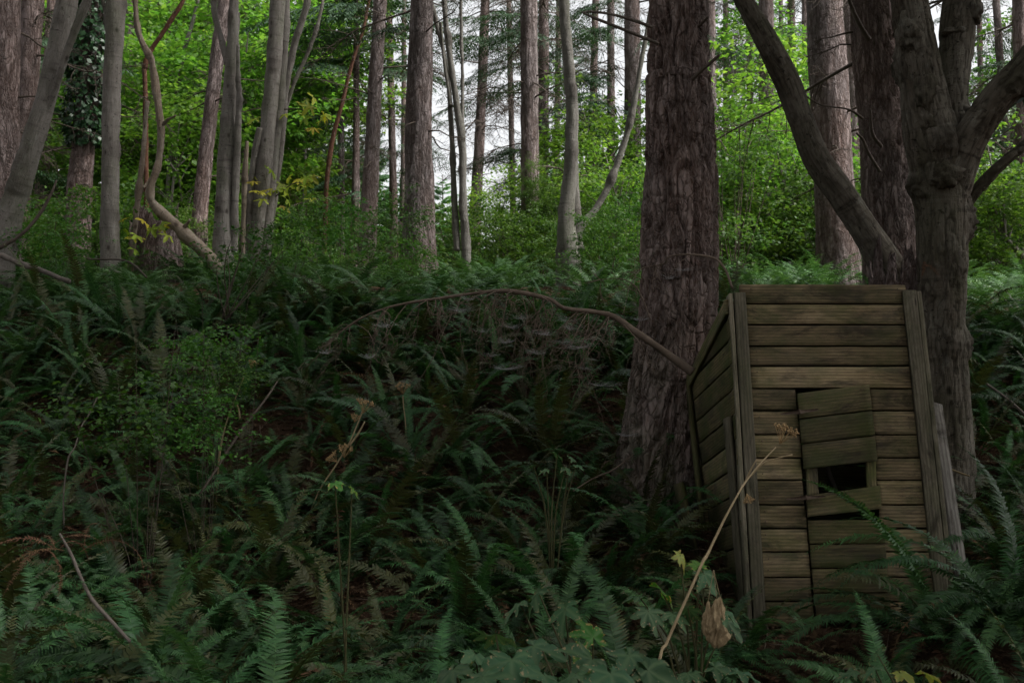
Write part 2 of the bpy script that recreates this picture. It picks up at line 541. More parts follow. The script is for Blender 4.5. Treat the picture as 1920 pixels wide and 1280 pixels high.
M['ivy'] = leaf_mat("ivy_leaf", (0.010, 0.032, 0.010), (0.02, 0.055, 0.018), (0.035, 0.08, 0.028), 0.15, 0.4, 0.4)
M['leaf_yellow'] = leaf_mat("yellow_maple_leaf", (0.13, 0.24, 0.02), (0.26, 0.32, 0.03), (0.45, 0.33, 0.03), 0.45, 0.5, 0.3)
M['leaf_broad'] = leaf_mat("cow_parsnip_leaf", (0.026, 0.082, 0.032), (0.038, 0.105, 0.042), (0.055, 0.13, 0.054), 0.25, 0.55, 0.35,
                           spots((0.34, 0.24, 0.13), 0.72, 0.76, 16), 0.25)
M['leaf_broad2'] = leaf_mat("green_lobed_leaf", (0.04, 0.15, 0.012), (0.06, 0.19, 0.018), (0.09, 0.24, 0.03), 0.4, 0.5, 0.35,
                            spots((0.40, 0.26, 0.09), 0.68, 0.73, 14), 0.2)
M['leaf_lime'] = leaf_mat("yellowing_leaf", (0.18, 0.26, 0.04), (0.26, 0.32, 0.06), (0.38, 0.36, 0.08), 0.35, 0.5, 0.3,
                          spots((0.36, 0.22, 0.08), 0.66, 0.72, 14), 0.2)
M['dry_leaf'] = plain_mat("dry_hanging_leaf", (0.22, 0.155, 0.085), (0.46, 0.35, 0.21), 38, 0.8, 0.01)
M['litter'] = leaf_mat("forest_litter", (0.036, 0.021, 0.013), (0.075, 0.045, 0.028), (0.15, 0.095, 0.06), 0.08, 0.85, 0.1, tcol=(1, 1, 1))
M['web'] = plain_mat("spider_silk", (0.32, 0.31, 0.32), (0.42, 0.41, 0.42), 30, 0.7)

def ground_mat():
    m, nt, out = mat("forest_floor")
    tc = nd(nt, "ShaderNodeTexCoord")
    co = tc.outputs['Object']
    a = tex(nt, co, 1.7, detail=6, rough=0.7)
    b = tex(nt, co, 26, detail=5, rough=0.75)
    c = tex(nt, co, 90, detail=3, rough=0.7)
    cc = mixc(nt, ramp(nt, [(0.35, (0, 0, 0)), (0.65, (1, 1, 1))], a), (0.045, 0.026, 0.016), (0.075, 0.045, 0.028))
    cc = mixc(nt, ramp(nt, [(0.45, (0, 0, 0)), (0.7, (1, 1, 1))], b), cc, (0.12, 0.07, 0.042))
    cc = mixc(nt, ramp(nt, [(0.5, (0, 0, 0)), (0.75, (.8, .8, .8))], c), cc, (0.03, 0.018, 0.012))
    surf(nt, out, cc, 0.95, mth(nt, 'ADD', b, mth(nt, 'MULTIPLY', c, 0.5)), 0.9, 0.04, 0.1)
    return m
M['ground'] = ground_mat()

# ------------------------------------------------------------------ terrain
def hgt(x, y):
    x = np.asarray(x, float)
    y = np.asarray(y, float)
    yy = y + 0.05 * np.clip(-x, -4, 6)
    h = np.interp(yy, [-40, 0, 4.6, 6.0, 8.0, 10.0, 12.0, 13.2, 15.0, 20.0, 30, 45, 70, 160, 900],
                  [-0.5, -0.12, -0.12, 0.0, 0.55, 1.35, 2.08, 2.38, 2.55, 2.6, 2.5, 2.0, 0.0, -9.0, -40.0])
    h = h + 0.36 * np.exp(-(((x - 2.6) / .55) ** 2 + ((y - 5.15) / .42) ** 2))
    p = np.stack([x, y, np.zeros_like(x + y)], -1)
    n = fbm(p * 0.45, 3, 3) * 0.22 + fbm(p * 1.9, 3, 11) * 0.07
    return h + n * np.clip((np.hypot(x - 2.0, y - 6.3) - 0.8) / 1.6, 0.25, 1)

def grid_axis(lo, hi, fine_lo, fine_hi, fine, nfar):
    a = np.arange(fine_lo, fine_hi + 1e-6, fine)
    k = np.linspace(0, 1, nfar + 1)[1:]
    left = fine_lo - (fine_lo - lo) * k ** 3
    right = fine_hi + (hi - fine_hi) * k ** 3
    return np.concatenate([left[::-1], a, right])
gx = grid_axis(-700, 700, -9, 9, 0.09, 34)
gy = grid_axis(-60, 900, -1, 20, 0.09, 34)
GX, GY = np.meshgrid(gx, gy)
GZ = hgt(GX, GY) + 0.02 * fbm(np.stack([GX, GY, GX * 0], -1) * 9, 2, 41)
nx_, ny_ = len(gx), len(gy)
ii = np.arange(ny_ - 1)[:, None] * nx_ + np.arange(nx_ - 1)[None]
Qg = np.stack([ii, ii + 1, ii + nx_ + 1, ii + nx_], -1).reshape(-1, 4)
ground = new("ground", mk_mesh("ground", np.stack([GX, GY, GZ], -1).reshape(-1, 3), [Qg], M['ground'], True))
tag(ground, kind='structure')

# ------------------------------------------------------------------ leaf and branch builders
def leaf_quads(C, D, N, L, W, rnd=None, fold=0.0):
    """rhombic leaves: base C, direction D, normal N, length L, width W (arrays)"""
    C, D, N = np.asarray(C), norm(D), np.asarray(N)
    S = norm(np.cross(D, N))
    Nn = norm(np.cross(S, D))
    L = np.asarray(L)[:, None]
    W = np.asarray(W)[:, None]
    mid = C + D * L * 0.45 + Nn * L * fold
    V = np.stack([C, mid + S * W * 0.5, C + D * L - Nn * L * 0.12, mid - S * W * 0.5], 1).reshape(-1, 3)
    n = len(C)
    Q = np.arange(n * 4).reshape(n, 4)
    r = rng.random(n) if rnd is None else rnd
    return V, Q, np.repeat(r, 4)

def leaf_spray_crown(rad, n_spray, per, leaf, seed, flat=0.35, spr=(0.45, 0.9), shell=0.55):
    """crown of flattened leaf sprays with gaps between them; also returns spray centres"""
    g = np.random.default_rng(seed)
    d = norm(g.normal(size=(n_spray, 3)))
    rr = shell + (1 - shell) * g.random(n_spray) ** 0.7
    rr *= 1 + 0.22 * noise(d * 2.1, seed)
    cen = d * rr[:, None] * np.asarray(rad)
    G = Geo()
    for c in cen:
        k = int(per * g.uniform(0.5, 1.4))
        sr = g.uniform(*spr)
        a = g.random(k) * 2 * np.pi
        q = np.sqrt(g.random(k)) * sr
        p = np.stack([np.cos(a) * q, np.sin(a) * q, g.normal(size=k) * sr * flat * 0.5 - 0.35 * q * q / sr], 1)
        tilt = Euler((g.normal() * 0.3, g.normal() * 0.3, 0)).to_matrix()
        p = p @ np.array(tilt).T + c
        dirs = np.stack([np.cos(a) + g.normal(size=k) * .6, np.sin(a) + g.normal(size=k) * .6, g.normal(size=k) * 0.35 - 0.25], 1)
        nrm = np.stack([g.normal(size=k) * 0.4, g.normal(size=k) * 0.4, np.ones(k)], 1)
        L = leaf * g.uniform(0.6, 1.25, k)
        V, Q, r = leaf_quads(p, dirs, nrm, L, L * g.uniform(0.6, 0.95, k), np.clip(g.normal(0.5, 0.22, k) + g.normal() * 0.12, 0, 1), 0.08)
        G.add(V, Q=Q, rnd=r)
    return G, cen

def dead_branch_geo(L, seed, twigs=14, r0=0.022, droop=0.25):
    """bare branch along +X, twiggy"""
    g = np.random.default_rng(seed)
    G = Geo()
    t = np.linspace(0, 1, 6)
    pts = np.stack([t * L, np.cumsum(g.normal(size=6) * 0.04 * L), -droop * L * t ** 1.6 + np.cumsum(g.normal(size=6) * 0.03 * L)], 1)
    pts -= pts[0]
    V, T, Q, bc, fu = tube(pts, r0 * (1 - 0.82 * t), 5, 10)
    G.add(V, T, Q, bark_co=bc, furrow=fu)
    c, _, _ = spline(pts, t, 40)
    for k in range(twigs):
        u = g.uniform(0.18, 1.0)
        b = c[int(u * 39)]
        sgn = 1 if k % 2 else -1
        l = L * (0.42 - 0.28 * u) * g.uniform(0.5, 1.3)
        d = norm(np.array([g.uniform(0.3, 1.0), sgn * g.uniform(0.5, 1.1), g.uniform(-0.7, 0.25)]))
        q = np.stack([b, b + d * l * 0.5 + g.normal(size=3) * 0.03 * l, b + d * l + np.array([0, 0, -0.15 * l])])
        V, T, Q, bc, fu = tube(q, [r0 * 0.36, r0 * 0.26, r0 * 0.12], 3, 4, cap=False)
        G.add(V, T, Q, bark_co=bc, furrow=fu)
        for m in range(3):
            b2 = q[0] + (q[2] - q[0]) * g.uniform(0.3, 1)
            d2 = norm(d + g.normal(size=3) * 0.7)
            q2 = np.stack([b2, b2 + d2 * l * 0.25, b2 + d2 * l * 0.45 + g.normal(size=3) * 0.05 * l])
            V, T, Q, bc, fu = tube(q2, [r0 * 0.2, r0 * 0.15, r0 * 0.08], 3, 3, cap=False)
            G.add(V, T, Q, bark_co=bc, furrow=fu)
    return G

def bough_arrays(L, seed, nsec=22, leafw=0.032, droop=0.35):
    """living conifer bough along +X: needle-clad twigs as narrow blades"""
    g = np.random.default_rng(seed)
    C, D, Nn, LL = [], [], [], []
    for k in range(nsec * 2):
        u = 0.12 + 0.88 * (k // 2) / nsec + g.uniform(-.02, .02)
        sgn = 1 if k % 2 else -1
        b = np.array([u * L, 0, -droop * L * u ** 1.7 + 0.12 * L * u])
        l = L * 0.42 * (1 - u) ** 0.7 * g.uniform(0.6, 1.2) + 0.12
        d = norm(np.array([0.75, sgn * 0.8, -0.12 + g.normal() * 0.12]))
        nt_ = max(3, int(l / 0.055))
        for q in range(nt_):
            v = (q + 0.5) / nt_
            p = b + d * l * v + np.array([0, 0, -0.3 * l * v * v])
            s2 = 1 if q % 2 else -1
            dd = norm(d + s2 * np.array([-d[1], d[0], 0]) * g.uniform(0.5, 1.1) * (1 - 0.5 * v) + np.array([0, 0, -0.35 + g.normal() * 0.2]))
            C.append(p); D.append(dd); Nn.append([g.normal() * .35, g.normal() * .35, 1]); LL.append(g.uniform(0.10, 0.2) * (1.2 - 0.5 * v))
    C, D, Nn, LL = map(np.array, (C, D, Nn, LL))
    V, Q, r = leaf_quads(C, D, Nn, LL, np.full(len(C), leafw) * g.uniform(0.7, 1.4, len(C)), np.clip(g.normal(.5, .25, len(C)), 0, 1))
    return V, Q, r

def bough_geo(L, seed, **kw):
    G = Geo()
    V, Q, r = bough_arrays(L, seed, **kw)
    G.add(V, Q=Q, rnd=r)
    t = np.linspace(0, 1, 5)
    d = kw.get('droop', 0.35)
    return G, np.stack([t * L, t * 0, -d * L * t ** 1.7 + 0.12 * L * t], 1)

def conifer_crown_geo(h, r_base, seed, nb=46, **kw):
    """full crown of boughs from z=0 up to h"""
    g = np.random.default_rng(seed)
    base = [bough_arrays(1.0 * l, seed + 10 + i, **kw) for i, l in enumerate((1.4, 2.0, 2.6))]
    G = Geo()
    for k in range(nb):
        u = (k + g.random()) / nb
        L = r_base * (1 - u) ** 0.75 * g.uniform(0.75, 1.15) + 0.25
        V, Q, r = base[np.argmin(np.abs(np.array([1.4, 2.0, 2.6]) - L))]
        s = L / [1.4, 2.0, 2.6][int(np.argmin(np.abs(np.array([1.4, 2.0, 2.6]) - L)))]
        mtx = np.array(Euler((g.normal() * 0.15, g.normal() * 0.12 - 0.1 + 0.5 * u * -1, k * 2.399 + g.normal() * .2)).to_matrix())
        G.add((V * s) @ mtx.T + np.array([0, 0, u * h]), Q=Q, rnd=np.clip(r + g.normal() * .1, 0, 1))
    return G

# ------------------------------------------------------------------ the leaning outhouse
TILT = R(15)
HB = np.array([0.0, 6.0, -0.05])          # bottom front edge of the front wall (y, z); x stays world
house = new("wooden_outhouse", None, None, tuple(HB), (-TILT, 0, 0))
tag(house, "small weathered plank outhouse leaning back against the slope, its door boards broken", "outhouse")

def fr(px, py, d=0.0):
    """photo pixel -> (x, s) on the tilted front plane set back by d"""
    k = (640.0 - py) / F
    Y0 = HB[1] + d * math.cos(TILT)
    z0 = HB[2] - d * math.sin(TILT)
    s = (EYE + k * Y0 - z0) / (math.cos(TILT) - k * math.sin(TILT))
    Y = Y0 + s * math.sin(TILT)
    return np.array([(px - 960.0) / F * Y, s])

def plank_mesh(c4, thick, axis='x', seed=0, wear=0.003, nx=14, ny=6, tiltd=0.0):
    """c4: four 3-D corners (bottom-left, bottom-right, top-right, top-left) of the outer face; thickness goes inward"""
    g = np.random.default_rng(seed)
    c4 = np.asarray(c4, float)
    if axis == 'y':
        nx, ny = ny, nx
    lx, ly = np.linalg.norm(c4[1] - c4[0]), np.linalg.norm(c4[3] - c4[0])
    def ax(n, l):
        e = min(0.004 / l, .1)
        return np.concatenate([[0], np.linspace(e, 1 - e, n - 1), [1]])
    u, v = np.meshgrid(ax(nx, lx), ax(ny, ly))
    u, v = u.ravel(), v.ravel()
    Fp = ((1 - u) * (1 - v))[:, None] * c4[0] + (u * (1 - v))[:, None] * c4[1] + (u * v)[:, None] * c4[2] + ((1 - u) * v)[:, None] * c4[3]
    nrm = np.cross(c4[1] - c4[0], c4[3] - c4[0])
    nrm /= np.linalg.norm(nrm)
    ex, ey = (c4[1] - c4[0]) / lx, (c4[3] - c4[0]) / ly
    q = Fp * 7 + seed * 3.1
    w = noise(q, seed) * wear
    border = ((u < 1e-6) | (u > 1 - 1e-6) | (v < 1e-6) | (v > 1 - 1e-6))
    n2 = noise(Fp * 31 + seed, seed + 3)
    inw = np.where(border, wear * 0.5 * (1 + n2), 0)
    endw = 0.009 * np.clip(noise(Fp * 55 + seed * 2.3, seed + 7), 0, 1) if axis == 'x' else 0 * u
    Fp = Fp + nrm * (w[:, None]) - ex * ((inw + endw) * np.sign(u - 0.5))[:, None] * (np.abs(u - .5) > .499)[:, None] - ey * (inw * np.sign(v - 0.5))[:, None] * (np.abs(v - .5) > .499)[:, None]
    Fp = Fp - nrm * np.where(border, 0.0025, 0)[:, None]      # eased edge
    Bp = Fp - nrm * thick
    n = len(u)
    idx = np.arange(n).reshape(ny + 1, nx + 1)
    f = np.stack([idx[:-1, :-1], idx[:-1, 1:], idx[1:, 1:], idx[1:, :-1]], -1).reshape(-1, 4)
    b = f[:, ::-1] + n
    ring = np.concatenate([idx[0, :], idx[1:, -1], idx[-1, ::-1][1:], idx[::-1, 0][1:-1]])
    r2 = np.roll(ring, -1)
    s = np.stack([ring, ring + n, r2 + n, r2], 1)
    gr = np.stack([u * lx, v * ly, u * 0], 1)
    if axis == 'y':
        gr = gr[:, [1, 0, 2]]
    gr = np.concatenate([gr, gr + np.array([0, 0, thick])])
    return np.concatenate([Fp, Bp]), np.concatenate([f, b, s]), gr

_pk = [0]
def plank(name, c4, thick, m, axis='x', parent=house, **kw):
    _pk[0] += 1
    V, Q, g = plank_mesh(c4, thick, axis, seed=_pk[0], **kw)
    cen = V.mean(0)
    base = np.zeros(3) if parent is house else np.array(parent["_o"])
    me = mk_mesh(name, V - cen, [Q], M[m], False, {'grain': g})
    return new(name, me, parent, tuple(cen - base))

def q_front(pxs, d):
    """four photo corners (bl, br, tr, tl) on the front plane; d = distance in front of it (toward camera)"""
    out = []
    for (a, b) in pxs:
        x, s = fr(a, b)
        out.append([x, -d, s])
    return out

def rect_front(x0, x1, s0, s1, d, dtop=None):
    dt = d if dtop is None else dtop
    return [[x0, -d, s0], [x1, -d, s0], [x1, -dt, s1], [x0, -dt, s1]]

XL, XR = 1.50, 2.60
ys = [532, 570, 609, 649, 686, 728, 769.5, 814.7, 858, 900, 946, 990, 1034, 1081.6, 1127, 1176, 1210]
ss = [fr(1410, y)[1] for y in ys]
for i in range(len(ss) - 1):
    top, bot = ss[i] - 0.0028, ss[i + 1] + 0.0028
    dz = random.uniform(-0.005, 0.005)
    top += random.uniform(-.003, .001)
    if i < 5:
        plank("siding_board", rect_front(XL, XR, bot, top, 0.010 + dz, 0.007 + dz), 0.02, 'plank')
    else:
        ym = 0.5 * (ys[i] + ys[i + 1])
        xa = fr(1492 + (ym - 735) * 36 / 445.0, ym)[0]
        xb = fr(1630 + (ym - 735) * 36 / 445.0, ym)[0]
        plank("siding_board", rect_front(XL, xa + random.uniform(-.004, .004), bot, top, 0.010 + dz, 0.007 + dz), 0.02, 'plank')
        plank("siding_board", rect_front(xb + random.uniform(-.004, .004), XR, bot, top, 0.010 + dz, 0.007 + dz), 0.02, 'plank')
# corner posts: each two boards
plank("corner_post", rect_front(1.455, 1.535, -0.02, 2.19, 0.036), 0.025, 'trim', 'y')
plank("corner_post", rect_front(1.425, 1.450, -0.02, 2.185, 0.030), 0.10, 'trim', 'y')
plank("corner_post", rect_front(2.565, 2.655, 0.10, 2.205, 0.036), 0.025, 'trim', 'y')
plank("corner_post", rect_front(2.660, 2.692, 0.02, 2.20, 0.030), 0.10, 'trim', 'y')
# door: broken upper panel, lower boards
door = new("door", None, house, (2.05, 0, 0.9))
door["_o"] = (2.05, 0, 0.9)
def lerp2(a, b, t): return (a[0] + (b[0] - a[0]) * t, a[1] + (b[1] - a[1]) * t)
TL, TR_, BR, BL = (1491, 740), (1626, 723), (1641, 866), (1503, 881)
for t0, t1 in ((0, .335), (.345, .665), (.675, 1)):
    plank("door_board", q_front([lerp2(TL, BL, t1), lerp2(TR_, BR, t1), lerp2(TR_, BR, t0), lerp2(TL, BL, t0)], 0.05 + 0.004 * t0), 0.02, 'plank_moss', parent=door)
plank("door_board", q_front([(1511, 970), (1649, 955), (1645, 911), (1508, 930)], 0.05), 0.022, 'plank_moss', parent=door)
plank("door_stile", q_front([(1512, 930), (1534, 926), (1531, 872), (1509, 872)], 0.022), 0.02, 'plank_moss', 'y', parent=door)
plank("door_stile", q_front([(1624, 918), (1643, 918), (1640, 858), (1621, 858)], 0.022), 0.02, 'plank_moss', 'y', parent=door)
yd = [975, 1021, 1066, 1112, 1162]
for i in range(4):
    a0, a1 = 1512 + (yd[i] - 970) * .085, 1512 + (yd[i + 1] - 970) * .085
    plank("door_board", q_front([(a1, yd[i + 1] - 1), (a1 + 143, yd[i + 1] - 2), (a0 + 141, yd[i] - 1), (a0, yd[i])], 0.024), 0.02, 'plank_moss', parent=door)
plank("door_sill", q_front([(1528, 1212), (1676, 1210), (1674, 1186), (1526, 1184)], 0.03), 0.04, 'plank', parent=door)
def hinge(px, py, ang):
    x, s = fr(px, py)
    G = Geo()
    for sg in (-1, 1):
        prof = np.array([[0.004, -0.013], [0.115, -0.005], [0.125, 0.0], [0.115, 0.005], [0.004, 0.013]])
        prof[:, 0] *= sg
        n = len(prof)
        V = np.concatenate([np.c_[prof[:, 0], np.full(n, -0.004), prof[:, 1]], np.c_[prof[:, 0], np.zeros(n), prof[:, 1]]])
        T = [[0, i, i + 1] for i in range(1, n - 1)] + [[n, n + i + 1, n + i] for i in range(1, n - 1)]
        Q = [[i, (i + 1) % n, n + (i + 1) % n, n + i] for i in range(n)]
        G.add(V, T, Q)
    V, T, Q, bc, fu = tube([[0, -0.006, -0.016], [0, -0.006, 0], [0, -0.006, 0.016]], [0.006] * 3, 6, 4)
    G.add(V, T, Q)
    o = np.array(door["_o"])
    new("hinge", G.mesh("hinge", M['rust']), door, tuple(np.array([x, -0.074, s]) - o), (0, -ang, 0))
hinge(1493, 776, R(7))
hinge(1505, 935, R(4))
del door["_o"]
V, T, Q, bc, fu = tube([[0, 0, 0], [0, -.004, 0], [0, -.007, 0]], [.0035, .0045, .003], 6, 3)
nail_me = mk_mesh("nail", V, [T, Q], M['rust'])
for i in range(len(ss) - 1):
    for xx in (1.575, 2.535):
        for q in (.28, .72):
            new("nail", nail_me, house, (xx + random.uniform(-.012, .012), -0.0115, ss[i + 1] + (ss[i] - ss[i + 1]) * q), (0, 0, 0))
# left side wall, roof rake and rear corner (boards run back along the tilted wall)
DEPTH = 1.22
def side_x(d, s, x0=1.425):
    k = d / DEPTH
    return x0 + k * (np.interp(s, [0.6, 1.9], [0.05, -0.06]))
def side_q(d0, d1, s0, s1, t0=None, t1=None, off=0.0):
    """outer face corners seen from the left side"""
    t0 = s1 if t0 is None else t0
    return [[side_x(d1, s0) - off, d1, s0], [side_x(d0, s0) - off, d0, s0], [side_x(d0, s1) - off, d0, s1], [side_x(d1, (t1 or s1)) - off, d1, (t1 or s1)]]
sb = np.arange(-0.1, 2.2, 0.165)
for i in range(len(sb) - 1):
    a, b = sb[i] + .004, sb[i + 1] - .004
    lim0, lim1 = 2.12, 1.86
    if a > lim1 - 0.03:
        d1 = DEPTH * max(0.12, (lim0 - a) / (lim0 - lim1 + 1e-6))
        d1 = min(d1, DEPTH)
        plank("side_board", side_q(0.0, d1, a, min(b, lim0), t1=a + 0.01), 0.02, 'plank_moss')
    else:
        plank("side_board", side_q(0.0, DEPTH, a, b, t1=min(b, lim1)), 0.02, 'plank_moss')
plank("rake_board", [[side_x(DEPTH + .03, 1.84) - .024, DEPTH + .03, 1.80], [1.40, 0.0, 2.05], [1.40, 0.0, 2.15], [side_x(DEPTH + .03, 1.9) - .024, DEPTH + .03, 1.90]], 0.025, 'plank_moss')
plank("rear_post", [[side_x(DEPTH, -.1) - .03, DEPTH + 0.04, -0.1], [side_x(DEPTH, -.1) - .03, DEPTH - 0.05, -0.1], [side_x(DEPTH, 1.88) - .03, DEPTH - 0.05, 1.88], [side_x(DEPTH, 1.88) - .03, DEPTH + 0.04, 1.88]], 0.03, 'plank_moss', 'y')
plank("nailed_board", [[1.42, 0.19, 0.1], [1.435, 0.09, 0.1], [1.39, 0.05, 1.38], [1.375, 0.15, 1.38]], 0.022, 'trim', 'y')
plank("loose_board", [[1.36, 1.0, -0.1], [1.40, 0.86, -0.1], [1.20, 0.80, 1.05], [1.16, 0.94, 1.05]], 0.022, 'plank_moss', 'y')
# right wall, back wall, roof
for i in range(len(sb) - 1):
    a, b = sb[i] + .004, sb[i + 1] - .004
    if b < 1.9:
        plank("side_board", [[2.69, 0.0, a], [2.69, DEPTH, a], [2.69, DEPTH, b], [2.69, 0.0, b]], 0.02, 'plank_moss')
        plank("back_board", [[2.66, DEPTH, a], [1.44, DEPTH, a], [1.40, DEPTH, b], [2.66, DEPTH, b]], 0.02, 'plank_moss')
plank("side_board", [[2.69, 0.0, 1.885], [2.69, DEPTH, 1.83], [2.69, DEPTH, 1.86], [2.69, 0.0, 2.15]], 0.02, 'plank_moss')
for i in range(6):
    t0, t1 = i / 6 + 0.004, (i + 1) / 6 - 0.004
    dd = lambda t: 0.03 + t * (DEPTH + 0.03)
    zz = lambda t: 2.15 - 0.29 * t
    plank("roof_board", [[1.41, dd(t0), zz(t0)], [2.71, dd(t0), zz(t0)], [2.71, dd(t1), zz(t1)], [1.41, dd(t1), zz(t1)]], 0.022, 'plank_moss')
# silvered plank leaning at the right corner
plank("leaning_plank", [[2.70, -0.03, 0.34], [2.775, -0.06, 0.34], [2.785, 0.06, 1.46], [2.70, 0.07, 1.49]], 0.03, 'grey_plank', 'y', wear=0.012)
house["label"] = house["label"]
V, T, Q, bc, fu = tube([P(1568, 920, 6.75), P(1556, 890, 6.72), P(1546, 850, 6.7)], [0.016, 0.015, 0.013], 6, 5)
tag(new("broken_stick", mk_mesh("broken_stick", V, [T, Q], M['greystick'], True, {'bark_co': bc, 'furrow': fu})),
    "thin bare stick inside the dark gap of the outhouse door", "stick")

# ------------------------------------------------------------------ trees
def fir_relief(depth, kh=18.0, kv=3.4, sharp=0.13, seed=0):
    def f(bc, rr):
        w = np.stack([noise(bc * np.array([5, 5, 2.]), seed + 21), noise(bc * np.array([5, 5, 2.]) + 9, seed + 22), 0 * bc[..., 0]], -1) * 0.035
        p = (bc + w) * np.array([kh, kh, kv])
        n = noise(p, seed) + 0.45 * noise(p * 2.1, seed + 1)
        n2 = noise((bc + w) * np.array([kh * .55, kh * .55, kv * 3.2]), seed + 2)
        fur = np.exp(-(n / sharp) ** 2)
        cr = np.exp(-(n2 / 0.07) ** 2) * 0.5
        fu = np.clip(np.maximum(fur, cr), 0, 1)
        o = -depth * fu + depth * 0.45 * fbm(bc * np.array([26, 26, 11.]), 3, seed + 4) + depth * 0.25
        return o, fu
    return f

def maple_relief(depth, lumps=0.0, seed=0, stri=0.45):
    def f(bc, rr):
        n = fbm(bc * np.array([7, 7, 2.5]), 3, seed)
        s = noise(bc * np.array([36, 36, 4.5]) + 1.3 * n[..., None] + .5 * noise(bc * 14, seed + 6)[..., None], seed + 3)
        if stri > 1:
            rg = 1 - 2.2 * np.abs(s)
            o = depth * (n * 0.9 - 0.55 * np.clip(rg, 0, 1) ** 2)
            fu = np.clip(rg, 0, 1) ** 1.5 * .9
        else:
            o = depth * (n * 0.9 + 0.55 * s)
            fu = np.clip(-s * stri, 0, 1)
        if lumps:
            b = np.clip(noise(bc * np.array([4.5, 4.5, 3.2]), seed + 8) - 0.30, 0, 1) ** 1.2
            o = o + lumps * b * (1 + 0.6 * noise(bc * 28, seed + 9))
            fu = np.clip(fu + b * 2.2, 0, 1)
        return o, fu
    return f

DB = [dead_branch_geo(L, 100 + i, tw, r).mesh("dead_branch", M['twig'])
      for i, (L, tw, r) in enumerate(((1.6, 16, .018), (2.2, 22, .02), (1.1, 10, .016), (2.8, 26, .024), (0.5, 3, .016), (0.3, 1, .018)))]
BO = []
for i, L in enumerate((2.2, 2.8, 1.7, 3.3)):
    G, _ = bough_geo(L, 300 + i)
    BO.append(G.mesh("bough", M['needle']))
CR = [conifer_crown_geo(h, r, 400 + i, nb, nsec=13, leafw=0.10).mesh("crown", M['needle'])
      for i, (h, r, nb) in enumerate(((13, 3.2, 64), (15, 3.6, 70), (11, 2.8, 54)))]

def px_path(pts, Y, top_z=None, ground_flare=1.18, top_r=0.05):
    """pts: (px, py, width px), top first or bottom first -> world path bottom to top"""
    pts = sorted(pts, key=lambda p: -p[1])
    path, rad = [], []
    for px, py, w in pts:
        path.append(P(px, py, Y)); rad.append(w * 0.5 / F * Y)
    b = path[0]
    if len(path) > 1:
        d = path[0] - path[1]
        d = d / max(-d[2], 1e-3)
    else:
        d = np.array([0, 0, -1.0])
    gz = float(hgt(b[0], b[1]))
    drop = b[2] - (gz - 0.25)
    if drop > 0.05:
        path.insert(0, b + d * drop * np.array([0.5, 0.5, 1]))
        rad.insert(0, rad[0] * ground_flare)
    if top_z is not None:
        a, c = path[-1], path[-2]
        u = (a - c) / (a[2] - c[2])
        n = 3
        for k in range(1, n + 1):
            t = k / n
            z = a[2] + (top_z - a[2]) * t
            path.append(a + u * (z - a[2]) * np.array([1 - .5 * t, 1, 1]))
            rad.append(rad[len(pts) if False else -1] if False else max(top_r, rad[-1] * (1 - 0.30)))
    return np.array(path), np.array(rad)

def rings_for(path, Y, ds):
    """fractions of arc length: fine inside the frame, coarse above"""
    c, _, s = spline(path, np.zeros(len(path)), 200)
    ztop = EYE + 660 / F * Y
    vis = s[np.searchsorted(c[:, 2], min(ztop, c[-1, 2] - .01))] if c[-1, 2] > ztop else s[-1]
    a = np.arange(0, vis, ds)
    b = np.linspace(vis, s[-1], 12) if vis < s[-1] - 0.2 else np.array([s[-1]])
    return np.concatenate([a, b]) / s[-1]

def trunk_mesh(name, path, rad, Y, matname, base, relief=None, det=1.9, seed=0, wob=0.04, nmin=7):
    pxm = Y / F * 1.875
    nseg = int(np.clip(2 * np.pi * np.median(rad) / (det * pxm), nmin, 220))
    fr_ = rings_for(path, Y, max(det * 1.35 * pxm, 0.012))
    V, T, Q, bc, fu = tube(path, rad, nseg, fr_, relief, wob=wob, seed=seed)
    return mk_mesh(name, V - base, [T, Q], M[matname], True, {'bark_co': bc, 'furrow': fu})

TREES = {}
def tree_of(key):
    return next(v for k, v in TREES.items() if key in k)
def tree_root(name, path, label, cat, group=None):
    b = path[0].copy()
    b[2] = float(hgt(b[0], b[1]))
    o = new(name, None, None, tuple(b))
    tag(o, label, cat, group)
    TREES[label] = (o, b)
    return o, b

